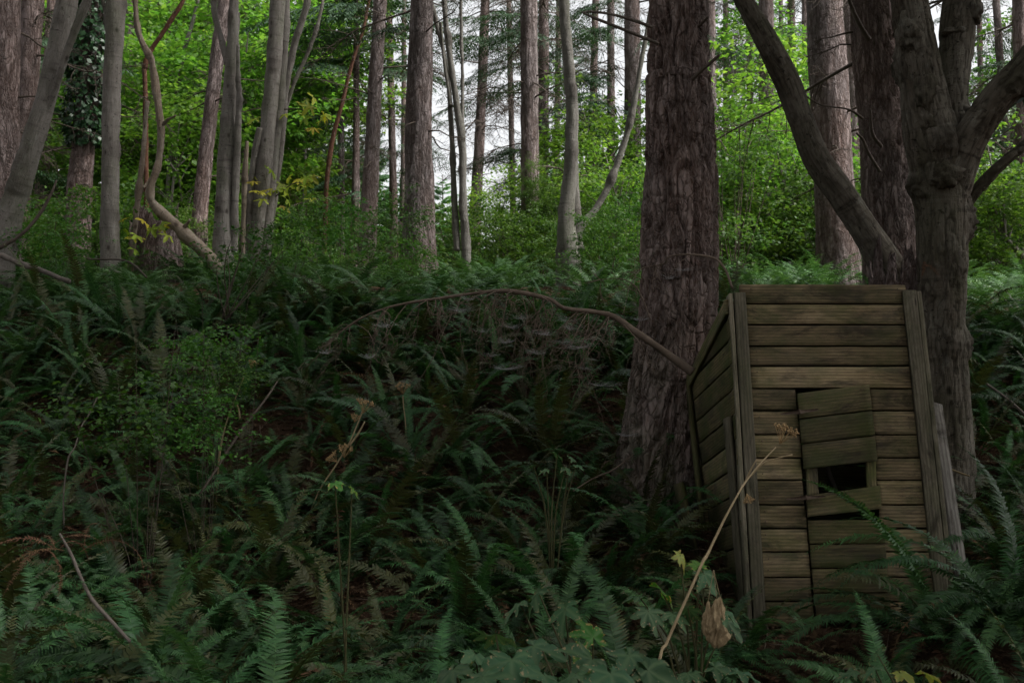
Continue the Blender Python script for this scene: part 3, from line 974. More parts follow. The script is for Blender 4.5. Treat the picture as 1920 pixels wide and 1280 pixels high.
_sd = [0]
def conifer(label, pts, Y, m='fir', top=22, crown=None, crown_z=11.0, deads=10, dz=(3.5, 11), boughs=(), depth=0.012, group=None, kh=15.0, det=1.9, cs=1.0, wob=0.05, stub=4, bstep=1, sharp=.13):
    _sd[0] += 1
    sd = _sd[0]
    g = np.random.default_rng(900 + sd)
    path, rad = px_path(pts, Y, top)
    root, b = tree_root("conifer_tree", path, label, "tree", group)
    new("trunk", trunk_mesh("trunk", path, rad, Y, m, b, fir_relief(depth, kh, 2.4, sharp, sd), det, sd, wob), root)
    c, r, s = spline(path, rad, 160)
    def at_z(z): return c[min(159, np.searchsorted(c[:, 2], z))], r[min(159, np.searchsorted(c[:, 2], z))]
    for k in range(deads + stub):
        z = g.uniform(*dz)
        p, rr = at_z(z)
        az = g.uniform(0, 2 * np.pi)
        me = DB[g.integers(0, 4)] if k < deads else DB[g.integers(4, 6)]
        q = p + np.array([math.cos(az), math.sin(az), 0]) * rr * 0.8 - b
        new("dead_branch", me, root, tuple(q), (g.uniform(-.4, .4), g.uniform(-0.35, 0.25), az), g.uniform(0.7, 1.15))
    for (py, az, sc) in boughs[::bstep]:
        z = EYE + (640 - py) / F * Y
        p, rr = at_z(z)
        a = R(az)
        new("bough", BO[g.integers(0, 4)], root, tuple(p + np.array([math.cos(a), math.sin(a), 0]) * rr * 0.7 - b), (g.uniform(-.2, .2), g.uniform(0.0, .25), a), sc)
    if crown is not None:
        p, rr = at_z(crown_z)
        new("crown", CR[crown], root, tuple(p - b), (0, 0, g.uniform(0, 6.28)), cs)
    return root, b

# --- right and centre
conifer("large dark-furrowed fir trunk standing behind the outhouse, the thickest trunk in view",
        [(1272, -10, 108), (1273, 150, 118), (1275, 300, 132), (1275, 480, 140), (1266, 640, 150), (1255, 760, 162), (1246, 860, 178), (1240, 925, 200)],
        8.0, 'fir_big', 24, 1, 11.0, 4, (5.2, 8.5), (), 0.036, kh=12, det=1.05, stub=2, sharp=.2)
conifer("stout reddish fir behind the forked maple's leaning limb", [(1640, 0, 92), (1655, 150, 98), (1666, 300, 102), (1674, 530, 108)], 12.0, 'fir_red', 24, 0, 11.5, 7, (4.6, 9.5), (), 0.016, kh=13, det=1.5)
conifer("straight fir seen between the bent maple limb and the stout reddish fir", [(1546, 0, 66), (1557, 200, 70), (1566, 380, 74), (1572, 480, 80)], 16.5, 'fir', 25, None, 12, 10, (4.2, 9), (), 0.014)
conifer("thin grey fir half hidden behind the stout reddish fir", [(1594, 0, 30), (1600, 250, 32), (1604, 420, 34)], 23, 'fir', 24, None, 15, 6, (6, 12))
conifer("fir rising out of bright shrubs right of the thickest trunk", [(1436, 0, 27), (1439, 200, 32), (1442, 420, 38)], 24, 'fir', 24, None, 14.5, 12, (5, 11))
conifer("slim far fir standing against bright sky beside the bent limb", [(1483, 0, 14), (1487, 150, 15), (1490, 400, 18)], 36, 'fir', 26, None, 17, 12, (7, 15), [(41, 0, 0.81), (77, 180, 0.92), (274, 45, 0.95), (154, 300, 0.63), (297, 180, 0.84), (195, 160, 0.81), (118, 220, 0.74), (193, 160, 0.77), (189, 0, 0.97), (59, 140, 0.60), (30, 200, .8), (80, 330, .7)])
conifer("thin fir close behind the right edge of the thickest trunk", [(1331, 0, 19), (1334, 200, 20), (1337, 420, 24)], 28, 'fir', 25, None, 14, 8, (7, 12))
conifer("mid-size fir with small knots left of the thickest trunk", [(1185, 0, 28), (1186, 200, 31), (1187, 440, 36)], 25, 'fir', 26, None, 15, 10, (4, 11), [(170, 300, 0.97), (301, 250, 0.71), (240, 0, 0.84), (0, 180, 0.70), (223, 160, 0.84), (153, 45, 0.75), (150, 180, 0.94), (125, 160, 0.91), (43, 0, 0.99), (57, 160, 0.80), (324, 160, 0.70), (85, 300, 0.77), (60, 190, .8)])
conifer("knotty fir trunk whose foot is wrapped in green creeper", [(991, 0, 32), (993, 200, 33), (994, 460, 36)], 20, 'fir', 26, None, 14, 20, (5, 10.5), [(158, 20, 0.43), (62, 180, 0.60), (37, 220, 0.64), (23, 20, 0.50), (146, 140, 0.67), (95, 160, 0.47), (120, 160, .6)])
conifer("slender fir directly behind the knotty creeper-footed trunk", [(1020, 0, 19), (1019, 200, 20), (1017, 420, 24)], 26, 'fir', 25, None, 15, 18, (6, 12), [(58, 180, 0.64), (59, 220, 0.69), (213, 300, 0.94), (205, 320, 0.93), (283, 180, 0.81), (198, 340, 0.69), (162, 300, 0.97), (4, 160, 1.00), (73, 250, 0.94), (267, 340, 0.83), (325, 140, 0.85), (283, 160, 0.71), (130, 20, .7), (220, 340, .6)])
conifer("slim fir with a sky gap on its right and bare twigs", [(910, 0, 17), (903, 180, 18), (896, 320, 21), (890, 420, 24)], 29, 'fir', 27, None, 15, 26, (6, 13), [(101, 340, 0.82), (169, 340, 0.79), (277, 20, 0.84), (220, 160, 0.82), (78, 250, 0.79), (261, 220, 0.76), (57, 140, 0.85), (247, 200, 0.90), (12, 45, 0.90), (282, 0, 0.72), (-5, 160, 0.79), (178, 250, 0.92), (198, 200, 0.89), (275, 220, 0.99), (70, 10, .9), (110, 330, .8), (40, 200, .9)], bstep=2)
conifer("broad pinkish-grey fir with one long vertical scar branch, centre of the crest", [(791, -5, 43), (788, 120, 47), (785, 250, 50), (786, 360, 56), (786, 465, 66)], 16.0, 'fir', 25, None, 12.5, 8, (5, 9), [(60, 200, .55)], det=1.4)
conifer("straight fir leaning slightly right, left of the broad pinkish fir", [(713, 0, 24), (704, 150, 26), (698, 280, 28), (690, 430, 34)], 21, 'fir', 25, None, 14, 16, (5, 11), [(12, 220, 0.94), (227, 20, 0.74), (14, 200, 0.96), (-10, 160, 0.77), (192, 20, 0.62), (3, 200, 0.89), (149, 320, 0.95), (122, 320, 0.69), (-2, 160, 0.60), (35, 340, 0.81), (60, 170, .9), (110, 20, .7), (30, 0, .9), (90, 200, .8), (10, 150, 1), (170, 190, .6)], bstep=2)
conifer("small dark fir with drooping live boughs beside the red madrone", [(668, 100, 11), (668, 250, 13), (666, 420, 17)], 25, 'fir_red', 13, 2, 8.5, 10, (3.5, 8), [(161, 200, 0.59), (194, 45, 0.71), (233, 180, 0.61), (130, 200, 0.61), (326, 200, 0.69), (364, 300, 0.67), (377, 320, 0.58), (384, 250, 0.71), (214, 200, 0.79), (326, 160, 0.66), (65, 200, 0.80), (221, 0, 0.61), (361, 300, 0.54), (384, 300, 0.60), (200, 170, .7), (240, 0, .6), (270, 200, .7), (300, 330, .6), (330, 180, .6), (150, 190, .8), (120, 340, .8)], cs=0.6, bstep=2)
# --- left
conifer("thick reddish fir cut off by the frame beside the leaning maple", [(4, 0, 62), (3, 200, 60), (2, 400, 66)], 14, 'fir_red', 24, 1, 11, 8, (4, 8), (), 0.016)
conifer("fir with pinkish bark just behind the leaning grey maple", [(62, 0, 38), (50, 170, 38), (38, 320, 40)], 17.5, 'fir_red', 24, None, 12, 14, (4, 9))
conifer("thin pinkish fir between the leaning maple and the ivy-clad trunk", [(98, 0, 18), (90, 150, 20), (80, 320, 24)], 24, 'fir_red', 24, None, 14, 14, (4, 11))
conifer("slanting reddish fir left of the grey twin maple stems", [(422, 0, 24), (408, 100, 25), (394, 220, 26), (384, 310, 27), (376, 390, 29)], 20, 'fir_red', 22, None, 12, 8, (5, 10))
conifer("thin fir at the picture's right edge behind the forked maple", [(1912, 0, 26), (1916, 150, 28), (1920, 400, 30)], 22, 'fir_red', 24, None, 13, 12, (4, 11), [(318, 320, 0.77), (113, 0, 0.90), (339, 250, 0.81), (147, 320, 0.74), (116, 20, 0.94), (146, 20, 0.92), (23, 0, 0.96), (262, 140, 0.96), (120, 180, .8), (200, 200, .8)])
conifer("slim pale fir above the forked maple's right limb", [(1868, 0, 13), (1876, 120, 14), (1886, 250, 15), (1890, 400, 17)], 27, 'fir', 24, None, 15, 14, (6, 13), [(220, 340, 0.62), (246, 250, 0.65), (257, 160, 0.70), (10, 320, 0.81), (27, 340, 0.65), (64, 160, 0.99), (276, 220, 0.92), (31, 180, 0.69), (62, 320, 0.96), (61, 45, 0.70), (100, 200, .8), (150, 330, .8), (60, 160, .8)])
ivy_root, ivb = conifer("fir trunk thickly clad in dark ivy beside the straight grey maple", [(176, 0, 38), (168, 120, 38), (158, 260, 40), (148, 370, 46)], 18, 'fir_red', 24, None, 12, 12, (3.6, 6.5))
g = np.random.default_rng(55)
n = 5200
zz = g.uniform(5.3, 10.5, n)
a = g.uniform(0, 2 * np.pi, n)
cx = (np.interp(zz, [4.35, 5.4, 6.8, 7.9], [148, 158, 168, 176]) - 960) / F * 18
rr = 0.24 + 0.22 * g.random(n) ** 1.5 * np.clip((zz - 4.8) / 1.5, .15, 1) * (1 + .5 * noise(np.stack([a, zz * 1.4, zz * 0], -1), 4))
C = np.stack([cx + np.cos(a) * rr, 18 + np.sin(a) * rr, zz], 1)
D = np.stack([np.cos(a) * .5 + g.normal(size=n) * .5, np.sin(a) * .5 + g.normal(size=n) * .5, -0.6 + g.normal(size=n) * .4], 1)
N = np.stack([np.cos(a), np.sin(a), np.full(n, .4)], 1) + g.normal(size=(n, 3)) * .3
L = g.uniform(.06, .12, n)
V, Q, r_ = leaf_quads(C, D, N, L, L * .9, None, .08)
iv = new("ivy_mat", mk_mesh("ivy_mat", V - ivb, [Q], M['ivy'], False, {'rnd': r_}), ivy_root)
iv["label"] = "dark glossy ivy leaves wrapping the upper trunk"

thin = [(640, 30, 12, "behind the small dark fir"), (738, 33, 14, "between the straight leaning fir and the broad pinkish fir"), (756, 40, 10, "close left of the broad pinkish fir"),
        (962, 34, 11, "close left of the knotty creeper-footed fir"), (1042, 36, 12, "between the slender fir and the pale maple"), (1108, 32, 15, "right of the pale maple's stem"),
        (1146, 30, 16, "inside the curve of the upswept limb"), (1362, 36, 12, "beyond the thin fir right of the thickest trunk"), (1408, 32, 13, "left of the fir rising out of bright shrubs"), (1512, 34, 13, "between the slim far fir and the straight right fir"),
        (1470, 44, 10, "beyond the bent dark limb's crook"), (1845, 34, 12, "right of the forked maple's upright limb"), (1896, 38, 11, "left of the thin edge fir"), (22, 22, 22, "behind the frame-edge fir"), (132, 26, 16, "left of the ivy-clad trunk"),
        (236, 28, 16, "right of the straight grey maple"), (318, 30, 12, "right of the bent dead trunk"), (462, 30, 12, "between the twin stems and the close cluster"), (562, 34, 11, "behind the slim curving stem")]
for i, (px, Y, w, lab) in enumerate(thin):
    gq = np.random.default_rng(4000 + i)
    dx = gq.uniform(-10, 10)
    bo = [(gq.uniform(-20, 330), gq.uniform(0, 360), gq.uniform(.55, 1.0)) for _ in range(16 if 600 < px < 1200 or px > 1360 else 14)]
    conifer("thin dark-boughed fir " + lab, [(px + dx, 0, w * .85), (px + dx * .5, 200, w * .95), (px, 400, w * 1.1)], Y, 'fir_red' if i % 3 else 'fir', 20, None, 14, 13, (4.5, 14), bo, stub=0, group="thin firs beyond the crest")
def smooth_tree(name, label, stems, Y, m, top=14, cat="tree", lumps=0.0, depth=0.012, crown=None, det=1.9, group=None, seed0=0, join_ground=True):
    """stems: list of (part name, [(px, py, w)...] bottom to top, top z or None)"""
    root = None
    for i, (pn, pts, tz) in enumerate(stems):
        _sd[0] += 1
        if i == 0:
            path, rad = px_path(pts, Y, tz) if join_ground else (np.array([P(a, b, Y) for a, b, w in pts]), np.array([w * .5 / F * Y for a, b, w in pts]))
            root, b = tree_root(name, path, label, cat, group)
            if not lumps and m in ('maple', 'maple_pale', 'snag'): lumps = 0.05
        else:
            dy = pts[0][3] if len(pts[0]) > 3 else 0.0
            ys_ = np.linspace(0, dy, len(pts))
            path = np.array([P(p[0], p[1], Y + q) for p, q in zip(pts, ys_)])
            rad = np.array([p[2] * .5 / F * Y for p in pts])
            if tz is not None:
                u = norm(path[-1] - path[-2])
                path = np.concatenate([path, [path[-1] + u * (tz * .5), path[-1] + u * tz + np.array([0, 0, tz * .2])]])
                rad = np.concatenate([rad, [rad[-1] * .75, rad[-1] * .4]])
        new(pn, trunk_mesh(pn, path, rad, Y, m, b, maple_relief(depth, lumps, _sd[0] + seed0, 1.5 if m == 'maple_big' else .4), det, _sd[0], 0.07), root)
    return root, b

# the big forked maple at the outhouse's right
fork, fb = smooth_tree("forked_maple_tree", "big forked maple with burls and mossy bark behind the outhouse's right corner",
    [("trunk", [(1772, 940, 114), (1768, 800, 99), (1764, 650, 93), (1764, 520, 92), (1766, 400, 92), (1762, 330, 95), (1745, 250, 93), (1727, 150, 79), (1712, 60, 67), (1700, -20, 65)], 12),
     ("limb", [(1772, 345, 79, .25), (1783, 250, 58), (1788, 160, 58), (1795, 80, 63), (1800, 0, 63)], 4),
     ("limb", [(1778, 370, 70, -.3), (1800, 300, 67), (1836, 232, 60), (1880, 170, 55), (1925, 118, 49)], 3),
     ("limb", [(1806, 400, 18, -.1), (1826, 365, 19), (1862, 325, 19), (1900, 290, 18), (1935, 258, 18)], 2)],
    7.7, 'maple_big', 13, lumps=0.10, depth=0.022, det=1.05)
def burl(px, py, Y, r, seed, sq=(1, .8, 1.2)):
    g = np.random.default_rng(seed)
    nu, nv = 36, 22
    th, ph = np.meshgrid(np.linspace(0, 2 * np.pi, nu, endpoint=False), np.linspace(0.05, np.pi - 0.05, nv))
    d = np.stack([np.sin(ph) * np.cos(th), np.sin(ph) * np.sin(th), np.cos(ph)], -1)
    rr = r * (1 + 0.45 * fbm(d * 2.4 + seed, 3, seed) + 0.12 * noise(d * 9 + seed, seed))
    V = d * rr[..., None] * np.array(sq)
    idx = np.arange(nu * nv).reshape(nv, nu)
    Q = np.stack([idx[:-1], np.roll(idx, -1, 1)[:-1], np.roll(idx, -1, 1)[1:], idx[1:]], -1).reshape(-1, 4)
    V = V.reshape(-1, 3)
    me = mk_mesh("burl", V, [Q], M['maple_big'], True, {'bark_co': V + seed, 'furrow': np.clip(0.45 - 1.2 * (rr.ravel() / r - 1), 0, 1)})
    new("burl", me, fork, tuple(P(px, py, Y) - fb))
burl(1706, 62, 7.60, .10, 1, (1, .7, 1.5)); burl(1735, 170, 7.55, .09, 2, (.9, .7, 1.6)); burl(1742, 235, 7.55, .075, 8, (.9, .7, 1.4))
burl(1790, 62, 7.84, .075, 3, (1.3, .8, .6)); burl(1826, 22, 7.84, .08, 4, (.8, .8, 1.2)); burl(1782, 138, 7.80, .06, 5, (1.3, .8, .6))
burl(1795, 490, 7.55, .085, 6, (.7, .7, 1.6)); burl(1775, 330, 7.52, .10, 7, (1.2, .7, 1.0)); burl(1800, 60, 7.8, .05, 9)
limb, lb = smooth_tree("leaning_maple_tree", "dark smooth maple stem bending up and left from an old stump behind the outhouse",
    [("trunk", [(1690, 560, 66), (1664, 500, 60), (1622, 430, 55), (1580, 365, 52), (1532, 300, 50), (1500, 220, 46), (1475, 150, 46), (1438, 80, 42), (1400, 10, 36), (1385, -30, 36)], 9)],
    8.4, 'maple_big', 9, lumps=0.0, depth=0.008, det=1.2)
# old stump under it
def stump(label, px, py, Y, r, h, m, seed, ragged=0.25):
    g = np.random.default_rng(seed)
    p = P(px, py, Y)
    nseg, nr = 60, 16
    th = np.linspace(0, 2 * np.pi, nseg, endpoint=False)
    z = np.linspace(-0.3, h, nr)
    edge = 1 + ragged * noise(np.stack([np.cos(th) * 2.5, np.sin(th) * 2.5, th * 0], -1), seed) + 0.12 * noise(np.stack([np.cos(th) * 9, np.sin(th) * 9, th * 0], -1), seed + 1)
    Z = np.where(z[:, None] > 0, z[:, None] * edge[None], z[:, None])
    rad = r * (1.18 - 0.22 * np.clip(z / h, 0, 1))[:, None] * (1 + 0.10 * noise(np.stack([np.broadcast_to(np.cos(th) * 3, Z.shape), np.broadcast_to(np.sin(th) * 3, Z.shape), Z * 2], -1), seed + 2) + 0.05 * noise(np.stack([np.broadcast_to(np.cos(th) * 12, Z.shape), np.broadcast_to(np.sin(th) * 12, Z.shape), Z * 2], -1), seed + 3))
    V = np.stack([rad * np.cos(th), rad * np.sin(th), Z], -1).reshape(-1, 3)
    inner = np.stack([rad[-1] * .7 * np.cos(th), rad[-1] * .7 * np.sin(th), Z[-1] * .75], -1)
    V = np.concatenate([V, inner, [[0, 0, h * .6]]])
    idx = np.arange(nseg * (nr + 1)).reshape(nr + 1, nseg)
    nx2 = np.roll(idx, -1, 1)
    Q = np.stack([idx[:-1], nx2[:-1], nx2[1:], idx[1:]], -1).reshape(-1, 4)
    T = np.stack([idx[-1], nx2[-1], np.full(nseg, len(V) - 1)], 1)
    gz = float(hgt(p[0], p[1]))
    o = new("tree_stump", mk_mesh("tree_stump", V, [Q, T], M[m], True, {'bark_co': V + seed, 'furrow': np.zeros(len(V))}), None, (p[0], p[1], gz))
    return tag(o, label, "stump")
stump("old brown rotting stump at the foot of the leaning maple stem", 1688, 540, 7.95, 0.25, 2.33 - float(hgt((1688 - 960) / F * 7.95, 7.95)), 'fir_red', 4, 0.08)
stump("dark ragged stump under the bent dead trunk on the crest", 290, 450, 15.5, 0.36, 1.15, 'fir_red', 9, 0.35)

smooth_tree("multi_stem_maple_tree", "pale grey maple with a low upswept side limb left of the thickest fir",
    [("trunk", [(1066, 485, 46), (1062, 420, 34), (1068, 330, 26), (1073, 230, 23), (1068, 140, 22), (1061, 60, 20), (1056, -10, 20)], 13),
     ("limb", [(1082, 470, 22, .1), (1086, 430, 17), (1115, 395, 14), (1145, 340, 13), (1170, 270, 12), (1188, 200, 10), (1200, 130, 9)], 2),
     ("limb", [(1084, 470, 24, .1), (1080, 420, 17), (1078, 330, 14), (1076, 240, 12)], None)],
    15.5, 'maple_pale', 13)
smooth_tree("multi_stem_maple_tree", "slender maple clump of crossing grey stems right of the broad pinkish fir",
    [("trunk", [(874, 470, 18), (868, 380, 15), (866, 270, 14), (853, 170, 12), (840, 80, 11), (832, -10, 11)], 12),
     ("stem", [(858, 470, 13, .2), (852, 380, 12), (848, 270, 10), (838, 130, 9), (812, 20, 9), (806, -10, 9)], 2),
     ("stem", [(866, 260, 8, .1), (867, 150, 7), (865, 60, 7), (864, -10, 6)], 2),
     ("stem", [(846, 200, 7, -.1), (832, 110, 6), (826, 42, 5)], None)],
    16.5, 'maple_pale', 12)
smooth_tree("maple_tree", "straight smooth grey maple with ring marks standing on the crest",
    [("trunk", [(207, 500, 37), (206, 420, 33), (207, 300, 31), (209, 180, 32), (214, 80, 34), (218, -10, 34)], 13),
     ("limb", [(204, 40, 10, -.1), (196, 15, 8), (190, -10, 7)], 1)], 14.5, 'maple', 13, det=1.6)
smooth_tree("maple_tree", "grey maple leaning right with a dark limb across it, near the frame edge",
    [("trunk", [(2, 480, 52), (14, 420, 46), (42, 330, 40), (66, 250, 38), (88, 180, 36), (106, 100, 36), (122, 20, 37), (128, -20, 37)], 12),
     ("limb", [(76, 220, 18, -.3), (96, 185, 14), (112, 140, 12), (128, 90, 13), (150, 35, 14), (172, -20, 15)], 2)], 12.5, 'maple', 12, det=1.6)
smooth_tree("maple_tree", "twin grey maple stems with a tan split side at the crest's left half",
    [("trunk", [(417, 490, 40), (419, 400, 33), (424, 300, 31), (430, 200, 28), (436, 100, 22), (439, -10, 17)], 12),
     ("split_stem", [(438, 470, 16, -.15), (441, 380, 14), (445, 280, 13), (447, 200, 9), (446, 85, 6)], None),
     ("limb", [(428, 120, 14, .1), (416, 80, 12), (403, 30, 11), (400, -10, 11)], 1)], 15, 'maple', 12, det=1.6)
smooth_tree("maple_tree", "cluster of three close grey-tan maple stems left of the yellow leaves",
    [("trunk", [(478, 470, 34), (486, 400, 30), (496, 300, 29), (506, 200, 28), (515, 100, 28), (521, -10, 28)], 12),
     ("stem", [(498, 470, 20, .25), (506, 380, 18), (516, 280, 16), (526, 180, 16), (534, 80, 15), (537, -10, 15)], 2),
     ("stem", [(470, 470, 16, -.1), (466, 400, 14), (476, 300, 13), (488, 240, 12)], None)], 16, 'maple', 12)
smooth_tree("maple_tree", "slim curving grey maple stem with a thin fork beside pale conifers",
    [("trunk", [(500, 470, 16), (512, 380, 14), (528, 260, 13), (536, 170, 12), (553, 80, 12), (573, 20, 13), (578, -10, 13)], 11),
     ("limb", [(530, 225, 7, .2), (552, 155, 7), (582, 90, 6), (600, 30, 6), (606, -10, 6)], 1)], 16.8, 'maple', 11)
smooth_tree("dead_snag", "short broken pale pole leaning by the dark ragged stump",
    [("trunk", [(247, 480, 11), (258, 380, 10), (268, 290, 9), (275, 190, 8)], None)], 15, 'snag', cat="snag")
smooth_tree("dead_snag", "thin broken grey pole left of the close maple cluster",
    [("trunk", [(455, 470, 9), (458, 360, 9), (463, 265, 8)], None)], 15.6, 'snag', cat="snag")
smooth_tree("bent_dead_tree", "pale dead trunk rising from a fallen log and bending upward in an S curve",
    [("trunk", [(402, 496, 25), (372, 462, 22), (345, 440, 25), (335, 428, 20), (300, 396, 22), (284, 378, 16), (281, 362, 18), (284, 345, 13), (294, 318, 15), (299, 290, 11), (302, 250, 14), (298, 205, 11), (293, 170, 15), (286, 125, 12), (280, 105, 16), (266, 78, 11), (258, 52, 13), (255, 30, 10), (252, -10, 11)], None),
     ("stub", [(290, 320, 7, -.1), (275, 345, 5), (268, 352, 4)], None), ("stub", [(340, 434, 9, -.1), (352, 420, 6), (356, 412, 4)], None), ("stub", [(300, 240, 6, -.1), (314, 225, 4), (330, 216, 2)], None)],
    14.8, 'snag', None, cat="dead tree", depth=0.02, lumps=0.025)
smooth_tree("madrone_tree", "red-barked madrone limb slanting right above the bent dead trunk",
    [("trunk", [(272, 168, 9), (271, 130, 10), (280, 100, 9), (310, 55, 9), (336, 15, 8), (348, -10, 7)], 11)], 18, 'madrone', 11)
smooth_tree("madrone_tree", "red-brown madrone trunk curving up right beside the small dark fir",
    [("trunk", [(611, 385, 9), (614, 330, 9), (624, 260, 9), (640, 200, 8), (660, 120, 7), (680, 60, 6), (690, 10, 6)], 12)], 22, 'madrone', 12)
smooth_tree("maple_tree", "thin whitish far trunk among bright maple leaves",
    [("trunk", [(328, 200, 7), (337, 150, 7), (346, 95, 8), (360, 45, 7), (374, -10, 7)], 13)], 24, 'maple_pale', 13)

# ------------------------------------------------------------------ bright background trees and shrubs
LC, LCEN = [], []
for i, (rad, ns, per, lf) in enumerate((((3.0, 2.6, 3.0), 120, 105, .15), ((2.6, 2.4, 3.4), 115, 100, .14), ((3.2, 2.6, 2.4), 115, 110, .16), ((2.2, 2.2, 2.6), 95, 100, .13))):
    G, cen = leaf_spray_crown(rad, ns, per, lf, 500 + i, spr=(.45, .95), shell=.4)
    LC.append(G.mesh("crown", M['leaf_bright'])); LCEN.append(cen)
def leafy_tree(label, px, py, Y, v, sc=1.0, group="bright leafy maples beyond the crest", m=None, tw=0.07):
    g = np.random.default_rng(int(px * 7 + Y * 13))
    c = P(px, py, Y)
    gz = float(hgt(c[0], c[1]))
    base = np.array([c[0] + g.uniform(-.6, .6), c[1], gz])
    root = new("leafy_tree", None, None, tuple(base))
    tag(root, label, "tree", group)
    rel = c - base
    G = Geo()
    mid = rel * 0.55 + np.array([g.uniform(-.4, .4), 0, 0])
    V, T, Q, bc, fu = tube([np.array([0, 0, -.2]), mid * .5, mid, rel, rel + np.array([.1, 0, 1.2 * sc])], [tw, tw * .85, tw * .7, tw * .4, tw * .15], 7, 24, wob=.08, seed=int(px))
    G.add(V, T, Q, bark_co=bc, furrow=fu)
    rz = g.uniform(0, 6.28)
    rot = np.array(Euler((0, 0, rz)).to_matrix())
    cen = LCEN[v] @ rot.T * sc + rel
    for k in g.choice(len(cen), 26, replace=False):
        e = cen[k]
        s0 = rel * np.clip((e[2] - 1.0) / rel[2], .25, .95)
        q = [s0, (s0 + e) / 2 + np.array([0, 0, .25]) + g.normal(size=3) * .1, e]
        V, T, Q, bc, fu = tube(q, [tw * .3, tw * .2, tw * .06], 4, 6, cap=False)
        G.add(V, T, Q, bark_co=bc, furrow=fu)
    new("trunk", G.mesh("trunk", M['maple']), root)
    cr = new("crown", LC[v], root, tuple(rel), (0, 0, rz), sc)
    return root
bg = [(250, 170, 27, 0, 1.1, "bright green maple crown behind the straight grey maple"),
      (345, 90, 31, 1, 1.2, "bright green maple crown behind the red madrone limb"),
      (460, 130, 25, 2, 1.0, "bright green maple crown behind the twin grey stems"),
      (330, 300, 23, 3, 1.0, "low bright maple crown behind the bent dead trunk"),
      (560, 90, 30, 0, 1.0, "bright maple crown behind the slim curving stem"),
      (560, 250, 34, 3, 1.2, "far bright maple crown left of the pale conifers"),
      (440, 330, 30, 2, 1.0, "low bright maple crown behind the slanting reddish fir"),
      (190, 40, 34, 1, 1.3, "tall bright maple crown above the ivy-clad trunk"),
      (430, 20, 36, 1, 1.3, "tall far maple crown above the twin grey stems"),
      (110, 200, 33, 2, 1.1, "far maple crown between the left firs"),
      (30, 330, 24, 3, .9, "low maple crown behind the frame-edge fir"),
      (1390, 300, 23, 3, 1.1, "bright low maple right of the thickest trunk"),
      (1470, 360, 21, 3, .8, "bright low maple behind the bent dark limb"),
      (1380, 130, 31, 1, 1.0, "airy maple crown above the bright shrubs right of the thickest trunk"),
      (1120, 320, 24, 3, .9, "bright maple crown behind the low upswept limb"),
      (1160, 400, 20, 3, .6, "small bright maple behind the upswept limb's foot"),
      (1060, 390, 22, 3, .6, "small bright maple behind the pale maple's foot"),
      (940, 420, 23, 3, .55, "small yellow-green maple under the open sky gap"),
      (1880, 430, 17, 3, .7, "bright shrubby maple right of the forked maple"),
      (1900, 240, 27, 1, 1.0, "far maple crown over the forked maple's right limb"),
      (1630, 420, 26, 2, .8, "maple crown glimpsed between the right firs"),
      (1300, 420, 27, 2, .7, "maple crown behind the thickest trunk")]
bg += [(120, 330, 40, 2, 1.2, "distant maple low behind the ivy-clad trunk"), (230, 380, 38, 0, 1.1, "distant maple low behind the straight grey maple"),
       (330, 200, 42, 0, 1.4, "distant maple behind the red madrone limb's crown"), (400, 400, 36, 2, 1.0, "distant low maple behind the bent dead trunk"),
       (480, 390, 40, 0, 1.1, "distant low maple behind the close maple cluster"), (290, 30, 44, 0, 1.5, "distant tall maple over the bent dead trunk"),
       (520, 180, 44, 2, 1.3, "distant maple behind the close maple cluster"), (60, 120, 42, 0, 1.4, "distant tall maple behind the leaning frame-edge maple"),
       (1400, 420, 34, 2, 1.0, "distant low maple behind the bright shrubs"), (1540, 330, 38, 1, 1.0, "distant maple behind the straight right fir"),
       (1840, 380, 30, 0, .9, "distant maple behind the forked maple's trunk"), (1740, 420, 34, 2, 1.0, "distant low maple between right trunks"), (10, 420, 34, 2, 1.0, "distant low maple behind the frame-edge firs")]
for px, py, Y, v, sc, lab in bg:
    leafy_tree(lab, px, py, Y, v, sc)

PCR = [conifer_crown_geo(9, 2.4, 460 + i, 95, nsec=15, leafw=0.15).mesh("crown", M['leaf_pale']) for i in range(2)]
for i, (px, Y, ptop, lab) in enumerate(((600, 44, 230, "pale green young conifer in the open beside the madrone"), (655, 50, 270, "pale young conifer behind the small dark fir"),
                              (560, 52, 190, "tall pale conifer behind the bright maples"), (830, 52, 330, "pale young conifer behind the crossing stems"),
                              (750, 46, 320, "pale young conifer left of the broad pinkish fir"), (945, 55, 400, "far small conifer low in the sky gap"),
                              (1040, 44, 290, "pale conifer behind the pale grey maple"), (1450, 50, 180, "far pale conifer beyond the bent limb"),
                              (622, 38, 290, "pale young conifer just behind the red-brown madrone"), (575, 36, 330, "low pale conifer left of the red-brown madrone"), (720, 40, 360, "low pale conifer behind the straight leaning fir"), (860, 44, 390, "low pale conifer behind the crossing stems' foot"), (1130, 50, 170, "tall far conifer left of the thickest trunk"), (700, 60, 250, "far pale conifer in the bright gap"))):
    p = P(px, ptop, Y)
    gz = float(hgt(p[0], Y))
    root = new("young_conifer", None, None, (p[0], Y, gz))
    tag(root, lab, "tree", "pale conifers beyond the crest")
    h = p[2] - gz
    V, T, Q, bc, fu = tube([[0, 0, -.2], [0.03, 0, h * .5], [0, 0, h]], [.12, .08, .02], 7, 12)
    new("trunk", mk_mesh("trunk", V, [T, Q], M['fir'], True, {'bark_co': bc, 'furrow': fu}), root)
    new("crown", PCR[i % 2], root, (0, 0, .6), (0, 0, i * 1.3), (1.15, 1.15, (h - .6) / 9.2))

